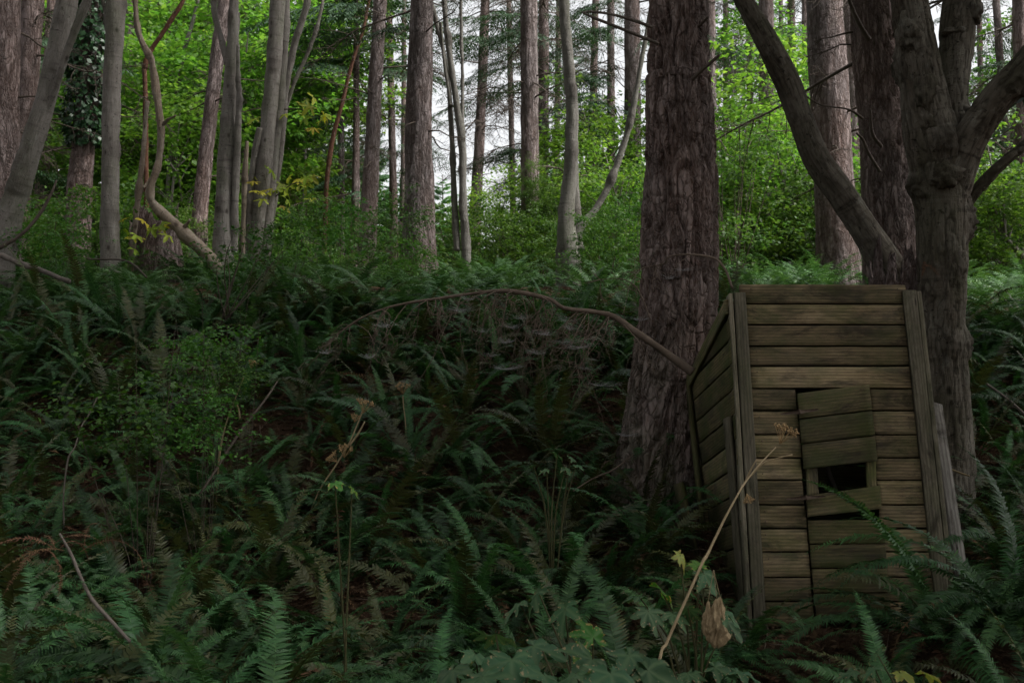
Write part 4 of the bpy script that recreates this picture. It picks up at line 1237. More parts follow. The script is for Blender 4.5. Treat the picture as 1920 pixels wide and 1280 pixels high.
SB, SBC = [], []
for i, (rad, ns, per, lf) in enumerate((((.85, .8, .7), 60, 70, .05), ((1.1, .9, .8), 70, 75, .055), ((.7, .7, .95), 55, 70, .045))):
    G, cen = leaf_spray_crown(rad, ns, per, lf, 600 + i, spr=(.12, .28), shell=.35)
    gg = np.random.default_rng(650 + i)
    SBC.append(cen)
    SB.append(G.mesh("foliage", M['leaf_shrub']))
def stems_mesh(cen, h0, n, r, seed, matn='twig', spread=.15):
    g = np.random.default_rng(seed)
    G = Geo()
    for k in g.choice(len(cen), n, replace=False):
        e = cen[k]
        s = np.array([g.uniform(-spread, spread), g.uniform(-spread, spread), -h0 - .1])
        V, T, Q, bc, fu = tube([s, s * .4 + e * np.array([.5, .5, 0]) * .6 + np.array([0, 0, -h0 * .3]), e], [r, r * .7, r * .3], 4, 7, cap=False)
        G.add(V, T, Q, bark_co=bc, furrow=fu)
    return G.mesh("stem", M[matn])
SBS = [stems_mesh(SBC[i], h, 22, .008, 660 + i) for i, h in enumerate((.75, .85, .95))]
def shrub(x, y, v, sc, label, group, rz=0):
    gz = float(hgt(x, y))
    h = (.75, .85, .95)[v] * sc
    root = new("leafy_shrub", None, None, (x, y, gz))
    tag(root, label, "shrub", group)
    new("foliage", SB[v], root, (0, 0, h), (0, 0, rz), sc)
    new("stem", SBS[v], root, (0, 0, h), (0, 0, rz), sc)
g = np.random.default_rng(77)
SHN = [(5, "the frame-edge fir"), (60, "the pinkish fir and the leaning maple"), (150, "the ivy-clad trunk"), (207, "the straight grey maple"), (290, "the dark ragged stump"), (345, "the fallen log of the bent dead trunk"), (417, "the twin grey stems"),
       (490, "the close maple cluster"), (560, "the slim curving stem"), (615, "the red-brown madrone"), (690, "the straight leaning fir"), (786, "the broad pinkish fir"), (865, "the crossing grey stems"), (930, "the open sky gap"), (995, "the knotty creeper-footed fir"),
       (1065, "the pale grey maple"), (1130, "the low upswept limb"), (1187, "the mid-size knotted fir"), (1275, "the thickest trunk"), (1345, "the thin fir right of the thickest trunk"), (1440, "the fir rising from shrubs"), (1490, "the slim far fir"), (1570, "the straight right fir"),
       (1670, "the stout reddish fir"), (1765, "the forked maple"), (1850, "the forked maple's right limb"), (1915, "the thin edge fir")]
def SHL(px):
    return "loose green crest shrub at the foot of " + min(SHN, key=lambda q: abs(q[0] - px))[1]
for k in range(44):
    Y = g.uniform(14.5, 23)
    px = -40 + 2000 * (k + g.random()) / 44
    x = (px - 960) / F * Y
    shrub(x, Y, int(g.integers(0, 3)), g.uniform(.8, 1.5) * (1.15 if (px > 1330 or px < 150) else .85), SHL(px), "leafy shrubs behind the fern crest", g.uniform(0, 6.28))
# creeper at the knotty fir's foot
cb = P(995, 470, 19.6)
cb[2] = float(hgt(cb[0], cb[1]))
vine = new("climbing_vine", None, None, tuple(cb))
tag(vine, "dark leafy creeper clinging round the foot of the knotty fir", "vine")
for k, (px, py, s) in enumerate(((985, 400, .62), (1012, 370, .5), (1000, 330, .4), (978, 440, .6), (1030, 430, .6))):
    new("foliage", SB[k % 3], vine, tuple(P(px, py, 19.6) - cb), (0, 0, k * 1.7), (s, s, s * 1.3))


# ------------------------------------------------------------------ ferns
def frond_geo(seed, e0=68, e1=-28, pairs=44, wmax=0.085, curl=1.25, pin=3, side=0.0, sparse=0.0, rach=True, G=None, M4=None, rnd0=None):
    """one sword-fern frond, about 1 m along its arc, growing from the origin toward +X"""
    g = np.random.default_rng(seed)
    n = 40
    t = np.linspace(0, 1, n)
    e = R(e0) - (R(e0) - R(e1)) * t ** curl
    yaw = side * t ** 1.5 + 0.05 * np.sin(t * 5 + seed)
    ds = 1.0 / (n - 1)
    d = np.stack([np.cos(e) * np.cos(yaw), np.cos(e) * np.sin(yaw), np.sin(e)], 1)
    c = np.concatenate([[[0, 0, 0]], np.cumsum(d[:-1] * ds, 0)])
    tt, nn = d, None
    S = norm(np.cross(d, np.array([0, 0, 1.0]))[...])
    S = norm(S + np.stack([0 * t, 0 * t, 0.25 * np.sin(t * 4 + seed)], 1))
    U = norm(np.cross(S, d))
    own = G is None
    if own: G = Geo()
    u = np.linspace(0.10, 0.995, pairs)
    prof = np.interp(u, [0.08, 0.18, 0.38, 0.6, 0.8, 0.93, 1.0], [0.55, 0.85, 1.0, 0.9, 0.62, 0.3, 0.06]) * wmax
    spc = 0.9 / pairs
    VV, TT, QQ, rr = [], [], [], []
    k0 = 0
    for sg in (-1, 1):
        uu = np.clip(u + (0.5 * spc if sg > 0 else 0), 0, 1)
        keep = g.random(pairs) > sparse
        uu, pr = uu[keep], (prof * g.uniform(.88, 1.08, pairs))[keep]
        b = np.stack([np.interp(uu, t, c[:, k]) for k in range(3)], 1)
        D = norm(np.stack([np.interp(uu, t, d[:, k]) for k in range(3)], 1))
        Sx = norm(np.stack([np.interp(uu, t, S[:, k]) for k in range(3)], 1)) * sg
        Ux = norm(np.stack([np.interp(uu, t, U[:, k]) for k in range(3)], 1))
        m = len(uu)
        tw = g.normal(size=m)[:, None] * 0.13
        pd = norm(Sx + D * (0.22 + 0.25 * uu[:, None]) + Ux * (0.12 + tw))
        w = np.minimum(spc * 0.95, pr * 0.30)[:, None]
        L = pr[:, None]
        Wd = norm(D - pd * np.sum(D * pd, 1, keepdims=True))
        Wd = norm(Wd + Ux * g.normal(size=m)[:, None] * .25)
        m1 = b + pd * L * 0.4
        tip = b + pd * L * 0.97 + D * L * 0.12 - Ux * L * (0.16 + 0.12 * g.random((m, 1)))
        vs = np.stack([b - Wd * w * .38, b + Wd * w * .5, m1 + Wd * w * .44, m1 - Wd * w * .42, tip], 1).reshape(-1, 3)
        ix = np.arange(m)[:, None] * 5 + k0
        QQ.append(ix + np.array([[0, 1, 2, 3]]))
        TT.append(ix + np.array([[3, 2, 4]]))
        VV.append(vs)
        rr.append(np.repeat(np.clip(g.normal(.5, .16, m) + (0 if rnd0 is None else rnd0), 0, 1), 5))
        k0 += m * 5
    V = np.concatenate(VV); T = np.concatenate(TT); Q = np.concatenate(QQ); r = np.concatenate(rr)
    if rach:
        v2, t2, q2, _, _ = tube(c[::5], np.linspace(.0042, .0012, len(c[::5])), 3, 13, cap=False)
        Q = np.concatenate([Q, q2 + len(V)])
        r = np.concatenate([r, np.full(len(v2), 0.85)])
        V = np.concatenate([V, v2])
    if M4 is not None:
        V = V @ np.array(M4.to_3x3()).T + np.array(M4.translation)
    G.add(V, T, Q, rnd=r)
    return G

FR = [frond_geo(700 + i, e0, e1, pr, w, cu, side=sd_).mesh("frond", M['fern']) for i, (e0, e1, pr, w, cu, sd_) in enumerate((
      (64, -42, 64, .068, 1.0, .1), (56, -45, 62, .066, .9, -.2), (72, -15, 64, .07, 1.4, .15), (48, -32, 60, .074, 1.0, .25),
      (74, 10, 66, .06, 1.5, -.1), (42, -50, 60, .066, .9, -.3), (60, -28, 68, .066, 1.1, .35), (36, -34, 58, .07, 1.0, .1),
      (52, -55, 62, .064, .8, .45), (68, -50, 62, .062, 1.2, -.4)))]
FRO = [frond_geo(740 + i, e0, e1, 42, .08, cu, side=s_, sparse=.06).mesh("frond", M['fern_old']) for i, (e0, e1, cu, s_) in enumerate(((70, -20, 1.2, .2), (58, -30, 1.0, -.2), (76, 30, 1.4, .1)))]
FRD = [frond_geo(760 + i, e0, e1, 34, .06, cu, side=s_, sparse=.25).mesh("frond", M['fern_dead']) for i, (e0, e1, cu, s_) in enumerate(((50, -75, .8, .2), (30, -60, .8, -.3), (62, -85, 1.0, .1)))]

def fern(x, y, size, nf, seed, label, group, aim=None, old=0.08, dead=0.12, spread=np.pi, up=1.0, z=None):
    g = np.random.default_rng(seed)
    gz = float(hgt(x, y)) if z is None else z
    root = new("sword_fern", None, None, (x, y, gz - 0.02))
    nd_ = 0
    for k in range(nf):
        az = (k * 2.399963 + g.normal() * .2) if aim is None else aim + g.uniform(-spread, spread)
        q = g.random()
        if q < dead: me = FRD[g.integers(0, 3)]
        elif q < dead + old: me = FRO[g.integers(0, 3)]
        else: me = FR[g.integers(0, 10)]
        s = size * g.uniform(.65, 1.15) * (.8 if q < dead else 1)
        f = new("frond", me, root, (g.normal() * .03, g.normal() * .03, 0), (g.normal() * .18, g.normal() * .14 + (1 - up) * .5, az), s)
        if q < dead:
            f["label"] = "withered brown frond"
            nd_ += 1
    tag(root, label or fern_label(x, y, size, nd_, nf), "fern", group)
    return root

def px_to_ground(px, py, y0=2.2, y1=30):
    for Y in np.linspace(y0, y1, 900):
        p = P(px, py, Y)
        if p[2] <= float(hgt(p[0], p[1])):
            return p
    return P(px, py, y1)

LAND = [("the thickest fir's foot", 1.2, 7.7), ("the forked maple's foot", 3.4, 7.6), ("the outhouse's left wall", 1.2, 6.4), ("the outhouse's right side", 3.0, 6.2), ("the arching branch's middle", -.1, 7.2),
        ("the arching branch's thin tip", -1.2, 7.6), ("the straight grey maple's foot", -5.7, 13.5), ("the leaning frame-edge maple's foot", -6.2, 12), ("the broad pinkish fir's foot", -1.5, 14.5), ("the pale maple's low limb", .9, 14),
        ("the twin grey stems' foot", -4.2, 13.8), ("the small-leaved bushes", -2.2, 6.8), ("the crumpled flower heads", -.85, 5.2), ("the thin standing grey stick", -2.2, 5.1), ("the slanting grey stick", -1.7, 4.0),
        ("the long tan stalk's foot", .55, 3.9), ("the bare dark shoots", -2.7, 9.6), ("the stout reddish fir's foot", 4.4, 11.2), ("the knotty fir's side of the crest", .4, 12.5), ("the fallen crest log", -5.2, 10.8), ("the old brown stump", 3.2, 8.9)]
def fern_label(x, y, size, ndead, nf):
    n = min(LAND, key=lambda l: (l[1] - x) ** 2 + (l[2] - y) ** 2)[0]
    a = "large" if size > .96 else ("small" if size < .80 else "mid-size")
    b = "with several withered brown fronds" if ndead >= 4 else ("with a few browned fronds" if ndead >= 1 else "with all-green fronds")
    return f"{a} sword fern {b} near {n}"
obst = [(2.05, 5.4, 0.75), (2.05, 6.3, 1.0), (2.05, 7.0, 1.05), (1.3, 8.0, .45), (3.3, 7.7, .35)]
placed = []
def ok(x, y, dmin):
    for a, b, r in obst:
        if (x - a) ** 2 + (y - b) ** 2 < r * r: return False
    for a, b in placed:
        if (x - a) ** 2 + (y - b) ** 2 < dmin * dmin: return False
    return True
# hand-placed foreground ferns (photo position of the crown of the plant, depth)
hand = [(1760, 0, 5.25, 1.12, 36, None, "large fern spreading its fronds across the outhouse's lower right corner"),
        (1890, 0, 5.15, 1.15, 28, None, "fern crowding the corner right of the large outhouse fern"),
        (1660, 0, 4.9, 0.72, 14, None, "small fern before the outhouse door's foot"),
        (1395, 0, 5.55, 0.95, 16, None, "fern standing against the outhouse's left post"),
        (500, 0, 4.1, 1.35, 24, None, "tall feathery fern with upright arching fronds in the low foreground"),
        (300, 0, 4.7, 1.2, 20, None, "fern with long arching fronds below the small-leaved bushes"),
        (20, 0, 5.3, 1.25, 20, None, "large fern arching in from the left frame edge"),
        (660, 0, 4.5, 1.15, 20, None, "feathery fern beside the crumpled flower heads"),
        (820, 0, 4.7, 1.05, 18, None, "wide fern between the flower heads and the broad-leaved plants"),
        (1000, 0, 5.3, 1.05, 18, None, "fern with level fronds on the litter before the thickest fir"),
        (1170, 0, 5.6, 0.95, 16, None, "fern drooping before the thickest fir's foot"),
        (150, 0, 4.3, 1.0, 18, None, "dark fern under the slanting grey stick"),
        (350, 0, 4.05, 0.9, 18, None, "low fern in front of the tall feathery fern")]
for i, (px, py, Y, s, nf, aim, lab) in enumerate(hand):
    x = (px - 960) / F * Y
    placed.append((x, Y))
    fern(x, Y, s, nf, 1040 + i, lab, None, aim, up=1.02 if i < 2 else .88)
g = np.random.default_rng(31)
nfern = 0
tries = 0
while nfern < 285 and tries < 16000:
    tries += 1
    Y = 4.0 + (11.4 - 4.0) * g.random() ** 0.95
    px = g.uniform(-120, 2040)
    x = (px - 960) / F * Y
    pyg = 640 - (float(hgt(x, Y)) - EYE) / Y * F
    dm = 0.36
    if 560 < px < 1200 and 640 < pyg < 940: dm = 0.40          # open bank
    if 180 < px < 620 and 660 < pyg < 930: dm = 0.42
    if 820 < px < 1460 and pyg > 1210 and Y < 4.6: continue     # broad-leaved plants
    if 1400 < px < 1700 and Y < 5.6: continue
    if px > 1330 and Y < 4.2: continue
    if not ok(x, Y, dm): continue
    placed.append((x, Y))
    low = pyg > 640 and Y < 9
    fern(x, Y, g.uniform(.68, 1.1), int(g.integers(14, 20)), 2000 + nfern, None, "sword ferns on the slope", None, .2, .22 if low else .08, up=g.uniform(.72, 1.2))
    nfern += 1

# ferns of the crest and beyond, too many and small to tell apart
FC = []
for v in range(5):
    G = Geo()
    gg = np.random.default_rng(810 + v)
    for k in range(11):
        Mx = Matrix.Rotation(k * 2.4 + gg.normal() * .2, 4, 'Z') @ Matrix.Rotation(gg.normal() * .12, 4, 'X')
        s = gg.uniform(.7, 1.1)
        frond_geo(820 + v * 20 + k, gg.uniform(45, 75), gg.uniform(-35, 10), 26, .1, 1.2, rach=False, G=G, M4=Mx @ Matrix.Scale(s, 4))
    FC.append((np.concatenate(G.V), np.concatenate(G.T), np.concatenate(G.Q), np.concatenate([a for _, a in G.A['rnd']])))
G = Geo()
g = np.random.default_rng(91)
for k in range(360):
    Y = g.uniform(9.8, 17.5)
    x = g.uniform(-.56, .56) * Y
    V, T, Q, r = FC[k % 5]
    a = g.uniform(0, 6.28)
    s = g.uniform(.6, 1.0)
    rot = np.array([[math.cos(a), -math.sin(a), 0], [math.sin(a), math.cos(a), 0], [0, 0, 1]])
    G.add((V * s) @ rot.T + np.array([x, Y, float(hgt(x, Y))]), T, Q, rnd=np.clip(r + g.normal() * .12, 0, 1))
for k in range(250):
    Y = g.uniform(4.6, 9.8)
    x = g.uniform(-.56, .56) * Y
    if 1.2 < x < 3.0 and 5.0 < Y < 7.6: continue
    V, T, Q, r = FC[k % 5]
    a = g.uniform(0, 6.28)
    s = g.uniform(.3, .5)
    rot = np.array([[math.cos(a), -math.sin(a), 0], [math.sin(a), math.cos(a), 0], [0, 0, 1]])
    G.add((V * s) @ rot.T + np.array([x, Y, float(hgt(x, Y))]), T, Q, rnd=np.clip(r + g.normal() * .15, 0, 1))
tag(new("fern_thicket", G.mesh("fern_thicket", M['fern'])), "dense far ferns covering the crest, and small fern undergrowth on the bank", "ferns", kind='stuff')

G = Geo()
g = np.random.default_rng(92)
for k in range(420):
    Y = g.uniform(3.5, 10.5)
    x = g.uniform(-.55, .55) * Y
    if 1.3 < x < 2.9 and 5.5 < Y < 7.6: continue
    Mx = Matrix.Translation((x, Y, float(hgt(x, Y)) + .03)) @ Matrix.Rotation(g.uniform(0, 6.28), 4, 'Z') @ Matrix.Rotation(g.normal() * .4, 4, 'X') @ Matrix.Scale(g.uniform(.35, .75), 4)
    frond_geo(3000 + k, g.uniform(5, 38), g.uniform(-45, -10), 26, .07, 1.0, side=g.normal() * .4, sparse=.25, rach=False, G=G, M4=Mx, rnd0=g.normal() * .15)
tag(new("withered_fronds", G.mesh("withered_fronds", M['fern_dead'])), "withered brown fern fronds matted on the ground under the ferns", "dead fronds", kind='stuff')

# ------------------------------------------------------------------ small-leaved green bushes on the slope
HB_ = []
for i in range(3):
    G, cen = leaf_spray_crown((.42, .36, .30), 34, 34, .034, 870 + i, flat=.15, spr=(.10, .2), shell=.25)
    HB_.append((G.mesh("foliage", M['leaf_huck']), stems_mesh(cen, .4, 8, .004, 880 + i, 'twig', .05)))
def huck(px, py, Y, v, s, label):
    c = P(px, py, Y)
    gz = float(hgt(c[0], c[1]))
    root = new("huckleberry_bush", None, None, (c[0], c[1], gz))
    tag(root, label, "bush", "small-leaved green bushes on the slope")
    h = max(c[2] - gz, .2)
    new("foliage", HB_[v][0], root, (0, 0, h), (0, 0, v * 2.1), s)
    new("stem", HB_[v][1], root, (0, 0, h), (0, 0, v * 2.1), (s, s, h / .42))
huck(265, 770, 6.5, 0, 1.25, "fresh green small-leaved bush below the upper one on the slope")
huck(395, 655, 7.6, 1, 1.05, "fresh green small-leaved bush above its neighbours on the slope")
huck(380, 790, 6.6, 2, 0.95, "low small-leaved bush at the leaning dry stem")
huck(455, 700, 7.4, 0, .7, "sparse small-leaved bush in the brown gap")
huck(540, 440, 12.5, 1, 1.4, "light green bush on the crest under the yellow leaves")
huck(640, 420, 13.5, 2, 1.6, "light green bush on the crest at the small dark fir's foot")
huck(470, 490, 11.5, 0, 1.5, "thin-stemmed green bush at the twin grey stems' foot")
huck(760, 480, 13.0, 2, 1.3, "low green bush at the broad pinkish fir's foot")
huck(60, 420, 13.5, 1, 1.6, "leafy bush at the leaning frame-edge maple's foot")
huck(110, 450, 12.5, 0, 1.4, "leafy bush left of the straight grey maple's foot")
# thin bare stems rising from the bush at the twin maple
G = Geo()
g = np.random.default_rng(5)
bs = P(425, 600, 9.6)
for k, (ax, ay) in enumerate(((418, 440), (440, 430), (470, 415), (500, 440), (528, 470), (455, 470), (405, 500), (545, 455))):
    e = P(ax, ay, 9.6 + g.uniform(-.3, .3))
    V, T, Q, bc, fu = tube([bs + g.normal(size=3) * .03, bs * .5 + e * .5 + g.normal(size=3) * .04, e], [.007, .005, .002], 4, 8)
    G.add(V, T, Q, bark_co=bc, furrow=fu)
tag(new("bare_shoots", G.mesh("bare_shoots", M['twig'], off=bs), None, tuple(bs)), "fan of thin dark bare shoots below the twin grey maple stems", "shrub")

# ------------------------------------------------------------------ lobed leaves: maple sprigs and broad-leaved plants
def lobed_leaf(seed, lobes=5, size=1.0, teeth=0.06, depth=0.45, nth=72, droop=0.32, fold=0.34, crumple=0.09):
    """leaf blade in the XY plane, stalk at origin, tip toward +X"""
    g = np.random.default_rng(seed)
    th = np.linspace(-np.pi * .86, np.pi * .86, nth)
    lob = np.linspace(-np.pi * .68, np.pi * .68, lobes)
    ln = np.interp(np.abs(lob), [0, np.pi * .4, np.pi * .7], [1.0, .85, .55]) * g.uniform(.92, 1.08, lobes)
    r = np.zeros(nth)
    wd = 0.95 * (lob[1] - lob[0])
    for a, l in zip(lob, ln):
        r = np.maximum(r, l * (1 - depth * np.clip(np.abs(th - a) / (wd * .5), 0, 1.6) ** 1.1))
    r = np.maximum(r, .22)
    saw = np.abs(((th * 9.5 + seed) / np.pi) % 1 - .5) * 2
    r = r * (1 - teeth * 1.6 * saw) * (1 + teeth * g.normal(size=nth) * .5)
    rings = np.array([0.0, .35, .7, 1.0])
    V = [[0, 0, 0]]
    ed = [0.0]
    for q in rings[1:]:
        x, y = r * q * np.cos(th) + .0, r * q * np.sin(th)
        rad = np.hypot(x, y)
        vein = np.min(np.abs(th[:, None] - lob[None]), 1)
        z = -droop * rad ** 2 + fold * vein * rad * .6 + crumple * noise(np.stack([x * 4, y * 4, x * 0 + seed], -1), seed)
        V += np.stack([x, y, z], 1).tolist()
        ed += [max(0, (q - .3) / .7)] * nth
    V = np.array(V) * size * .55
    ve = [1.0] + sum([np.exp(-(np.min(np.abs(th[:, None] - lob[None]), 1) * q * 12) ** 2).tolist() for q in rings[1:]], [])
    T = [[0, 1 + i, 2 + i] for i in range(nth - 1)]
    Q = []
    for k in range(len(rings) - 2):
        o = 1 + k * nth
        Q += [[o + i, o + nth + i, o + nth + i + 1, o + i + 1] for i in range(nth - 1)]
    return V, np.array(T), np.array(Q), np.array(ed), np.array(ve)

LV = {}
for key in ('leaf_broad', 'leaf_broad2', 'leaf_lime', 'leaf_yellow'):
    LV[key] = []
    for v in range(3):
        V, T, Q, ed, ve = lobed_leaf(40 + v * 7, 5 if v < 2 else 7, 1.0, .07, .5 if key != 'leaf_yellow' else .75)
        LV[key].append(mk_mesh("leaf", V, [T, Q], M[key], True, {'rnd': np.full(len(V), .3 + .25 * v), 'edge': ed, 'vein': ve}))

def broad_plant(label, px, py, Y, leaves, matn='leaf_broad', group=None, seed=0):
    """leaves: (px, py, dY, size, heading deg, pitch deg)"""
    g = np.random.default_rng(seed + 60)
    b = P(px, py, Y)
    b[2] = float(hgt(b[0], b[1]))
    root = new("broad_leaved_plant", None, None, tuple(b))
    tag(root, label, "plant", group)
    for i, lf in enumerate(leaves):
        lx, ly, dY, sz, hd, pt = lf[:6]
        mn = lf[6] if len(lf) > 6 else matn
        p = P(lx, ly, Y + dY)
        rel = p - b
        V, T, Q, bc, fu = tube([np.array([0, 0, 0.0]) + g.normal(size=3) * .02, rel * np.array([.35, .35, .65]) + g.normal(size=3) * .02, rel], [.006, .005, .003], 5, 9, cap=False)
        st = new("stalk", mk_mesh("stalk", V, [Q], M['rachis'], True), root)
        new("leaf", LV[mn][int(g.integers(0, 3))], root, tuple(rel), (g.normal() * .35, R(pt + g.normal() * 10), R(hd + g.normal() * 12)), sz * .8)

broad_plant("broad grey-green lobed plant low between the ferns and the dry stalk", 950, 1330, 3.35,
            [(890, 1225, 0, .34, -60, 25), (960, 1235, -.1, .36, -80, 20), (1000, 1210, .1, .30, -30, 30), (850, 1255, -.15, .36, -130, 25),
             (1020, 1265, -.2, .36, -70, 15), (930, 1190, .2, .28, 100, 25), (905, 1268, -.3, .34, -100, 20)], seed=1)
broad_plant("broad plant with torn brown-edged leaves beside the dry stalk's foot", 1150, 1330, 3.35,
            [(1110, 1235, 0, .34, -110, 20), (1180, 1228, -.05, .34, -50, 25), (1145, 1262, -.2, .36, -80, 15), (1215, 1255, -.1, .32, -20, 20), (1080, 1262, -.2, .30, -140, 15)], seed=2)
broad_plant("plant with one fresh green blotched leaf standing upright", 1115, 1300, 3.75,
            [(1112, 1195, 0, .27, 92, -50, 'leaf_broad2'), (1060, 1140, .1, .28, -120, 45), (1010, 1110, .25, .30, 160, 35), (975, 1130, .3, .26, -150, 35), (1085, 1215, .05, .22, -40, 40, 'leaf_broad2')], seed=3)
broad_plant("broad plant before the outhouse's left post with browned leaves", 1300, 1290, 4.2,
            [(1200, 1120, 0, .24, 120, 10), (1215, 1145, -.05, .26, -70, 35), (1262, 1150, 0, .24, -80, 35), (1240, 1105, .1, .24, 60, 5, 'leaf_broad2'), (1290, 1140, 0, .22, 20, 40), (1320, 1075, .1, .24, -30, 50), (1350, 1140, 0, .26, -25, 45), (1365, 1165, .05, .24, -20, 45), (1275, 1040, .1, .2, -60, 60, 'leaf_lime'), (1310, 1060, .1, .2, 100, -30, 'leaf_broad2')], seed=4)
broad_plant("low broad plant under the outhouse sill left side", 1330, 1320, 3.9,
            [(1290, 1262, 0, .22, -60, 20), (1340, 1250, 0, .22, -30, 25), (1380, 1258, 0, .24, 0, 25), (1270, 1285, -.1, .24, -100, 20)], seed=5)
broad_plant("low plant with yellowing leaves before the outhouse fern", 1720, 1320, 3.9,
            [(1640, 1250, 0, .22, -160, 20), (1690, 1262, 0, .18, -60, 25, 'leaf_lime'), (1735, 1262, 0, .22, -20, 25, 'leaf_lime'), (1600, 1258, 0, .2, 170, 25), (1645, 1225, .1, .18, 90, 0)], seed=6)
broad_plant("small plant with pointed green leaves on the bank before the thickest fir", 1040, 910, 6.3,
            [(1000, 872, 0, .14, 160, 30), (1045, 852, 0, .17, 80, 10), (1070, 858, 0, .16, 20, 20), (1080, 872, 0, .15, -20, 30), (1025, 880, 0, .15, -140, 30), (1060, 878, -.05, .15, -70, 30)], seed=7)
broad_plant("single pale leaf plant among the tall foreground fern", 640, 960, 4.8,
            [(628, 905, 0, .16, -60, 30, 'leaf_broad2'), (660, 915, 0, .14, -20, 30, 'leaf_broad2')], seed=8)

def sprig(label, px, py, Y, leaves, seed, from_px, on=None):
    g = np.random.default_rng(seed)
    b = P(*from_px, Y)
    if on is not None:
        tr, b0 = tree_of(on)
        root = new("leaf_sprig", None, tr, tuple(b - b0))
        root["label"] = label
    else:
        root = new("maple_sapling", None, None, tuple(b))
        tag(root, label, "sapling")
    pts = [np.zeros(3), (P(px, py, Y) - b) * .6 + np.array([0, 0, .1]), P(px, py, Y) - b]
    V, T, Q, bc, fu = tube(pts, [.012, .008, .003], 5, 8, cap=False)
    new("twig", mk_mesh("twig", V, [Q], M['twig'], True), root)
    for k in range(leaves):
        u = g.uniform(.4, 1.05)
        p = pts[2] * u + np.array([g.normal() * .28, g.normal() * .2, g.normal() * .16 + .04])
        new("leaf", LV['leaf_yellow'][int(g.integers(0, 3))], root, tuple(p), (g.normal() * .5, g.uniform(.2, .9), g.uniform(-2.6, -.5)), g.uniform(.25, .42))
sprig("sprig of yellow-green maple leaves beside the slim curving stem", 590, 225, 16.5, 12, 3, (532, 205), "slim curving grey maple")
sprig("sprig of yellowing maple leaves below the upper one", 575, 345, 16.3, 14, 4, (514, 370), "slim curving grey maple")
sprig("small sapling with golden maple leaves by the dark ragged stump", 285, 420, 14.6, 10, 5, (266, 478))
sprig("sprig of yellow maple leaves at the cluster's foot", 500, 350, 15.7, 9, 6, (490, 330), "cluster of three close")

# ------------------------------------------------------------------ fallen branch, twigs and spider webs
G = Geo()
pts = [(1299, 698, 22), (1240, 655, 19), (1190, 620, 17), (1140, 590, 14), (1060, 578, 11), (1028, 560, 12), (960, 546, 11), (900, 549, 9), (820, 560, 8), (760, 569, 7), (705, 584, 5), (655, 610, 4), (600, 655, 2)]
YB = np.linspace(6.9, 7.6, len(pts))
path = np.array([P(a, b, y) for (a, b, w), y in zip(pts, YB)])
V, T, Q, bc, fu = tube(path, [w * .36 / F * 7.1 for _, _, w in pts], 9, 110, wob=.28, seed=3)
G.add(V, T, Q, bark_co=bc, furrow=fu)
bb = path[0].copy()
root = new("fallen_branch", None, None, tuple(bb))
tag(root, "long brown dead branch arching over the bank from the outhouse corner, hung with twigs", "branch")
new("main_stem", G.mesh("main_stem", M['twig_brown'], True, bb), root)
cc, _, _ = spline(path, np.zeros(len(path)), 100)
g = np.random.default_rng(12)
G2 = Geo()
def twiglet(G, b, d, l, r, g, lev=0):
    p1 = b + d * l * .5 + g.normal(size=3) * l * .10
    p2 = b + d * l + g.normal(size=3) * l * .15 + np.array([0, 0, -.15 * l])
    V, T, Q, bc, fu = tube([b, p1, p2], [r, r * .7, r * .3], 4, 7, cap=False)
    G.add(V, T, Q, bark_co=bc, furrow=fu)
    if lev < 2:
        for k in range(4 if lev == 0 else 3):
            u = g.uniform(.25, 1)
            q = b + (p2 - b) * u
            twiglet(G, q, norm(d + g.normal(size=3) * .65 + np.array([0, 0, -.15])), l * g.uniform(.3, .6), r * .6, g, lev + 1)
tw_i = 0
for k in range(62):
    u = g.choice([g.uniform(.2, .62), g.uniform(.2, .62), g.uniform(.6, .97)])
    b = cc[int(u * 99)]
    d = norm(np.array([g.uniform(-.9, .35), g.uniform(-.7, .4), g.uniform(-1.0, -.1)]))
    Gt = Geo()
    twiglet(Gt, b, d, g.uniform(.2, .55) * (1 if u < .62 else .7), .004, g)
    new("twig", Gt.mesh("twig", M['twig_brown'], False, bb), root)
# thin curved twig in front of the thickest trunk
def thin_branch(name, label, pts, Y0, Y1, m, cat="branch", nt=0, seed=0, tl=.2, on=None):
    Yb = np.linspace(Y0, Y1, len(pts))
    path = np.array([P(a, b, y) for (a, b, w), y in zip(pts, Yb)])
    base = path[0].copy()
    V, T, Q, bc, fu = tube(path, [w * .36 / F * Y0 for _, _, w in pts], 6, 36, wob=.22, seed=seed)
    G = Geo()
    G.add(V, T, Q, bark_co=bc, furrow=fu)
    g = np.random.default_rng(seed)
    cc, _, _ = spline(path, np.zeros(len(path)), 60)
    for k in range(nt):
        b = cc[int(g.uniform(.3, .98) * 59)]
        twiglet(G, b, norm(g.normal(size=3) + np.array([-.3, 0, -.6])), g.uniform(.5, 1) * tl, .003, g, 1)
    if on is not None:
        root, b0 = tree_of(on)
        o = new("dead_branch", G.mesh("dead_branch", M[m], False, base), root, tuple(base - b0))
        o["label"] = label
        return o
    o = new(name, G.mesh(name, M[m], False, base), None, tuple(base))
    tag(o, label, cat)
    return o
thin_branch("dead_branch_arch", "thin tan twig arching across the thickest trunk above the outhouse corner", [(1373, 540, 7), (1360, 505, 6), (1338, 484, 6), (1290, 477, 5), (1252, 482, 4), (1246, 494, 4), (1205, 503, 3), (1180, 520, 2)], 6.9, 7.3, 'twig_brown', nt=12, seed=4, tl=.25)
thin_branch("dead_branch_arch", "small forked twig hanging in front of the thickest trunk", [(1220, 600, 4), (1200, 550, 4), (1180, 528, 3), (1150, 522, 2), (1100, 528, 2)], 7.2, 7.3, 'twig_brown', nt=9, seed=5, tl=.25)
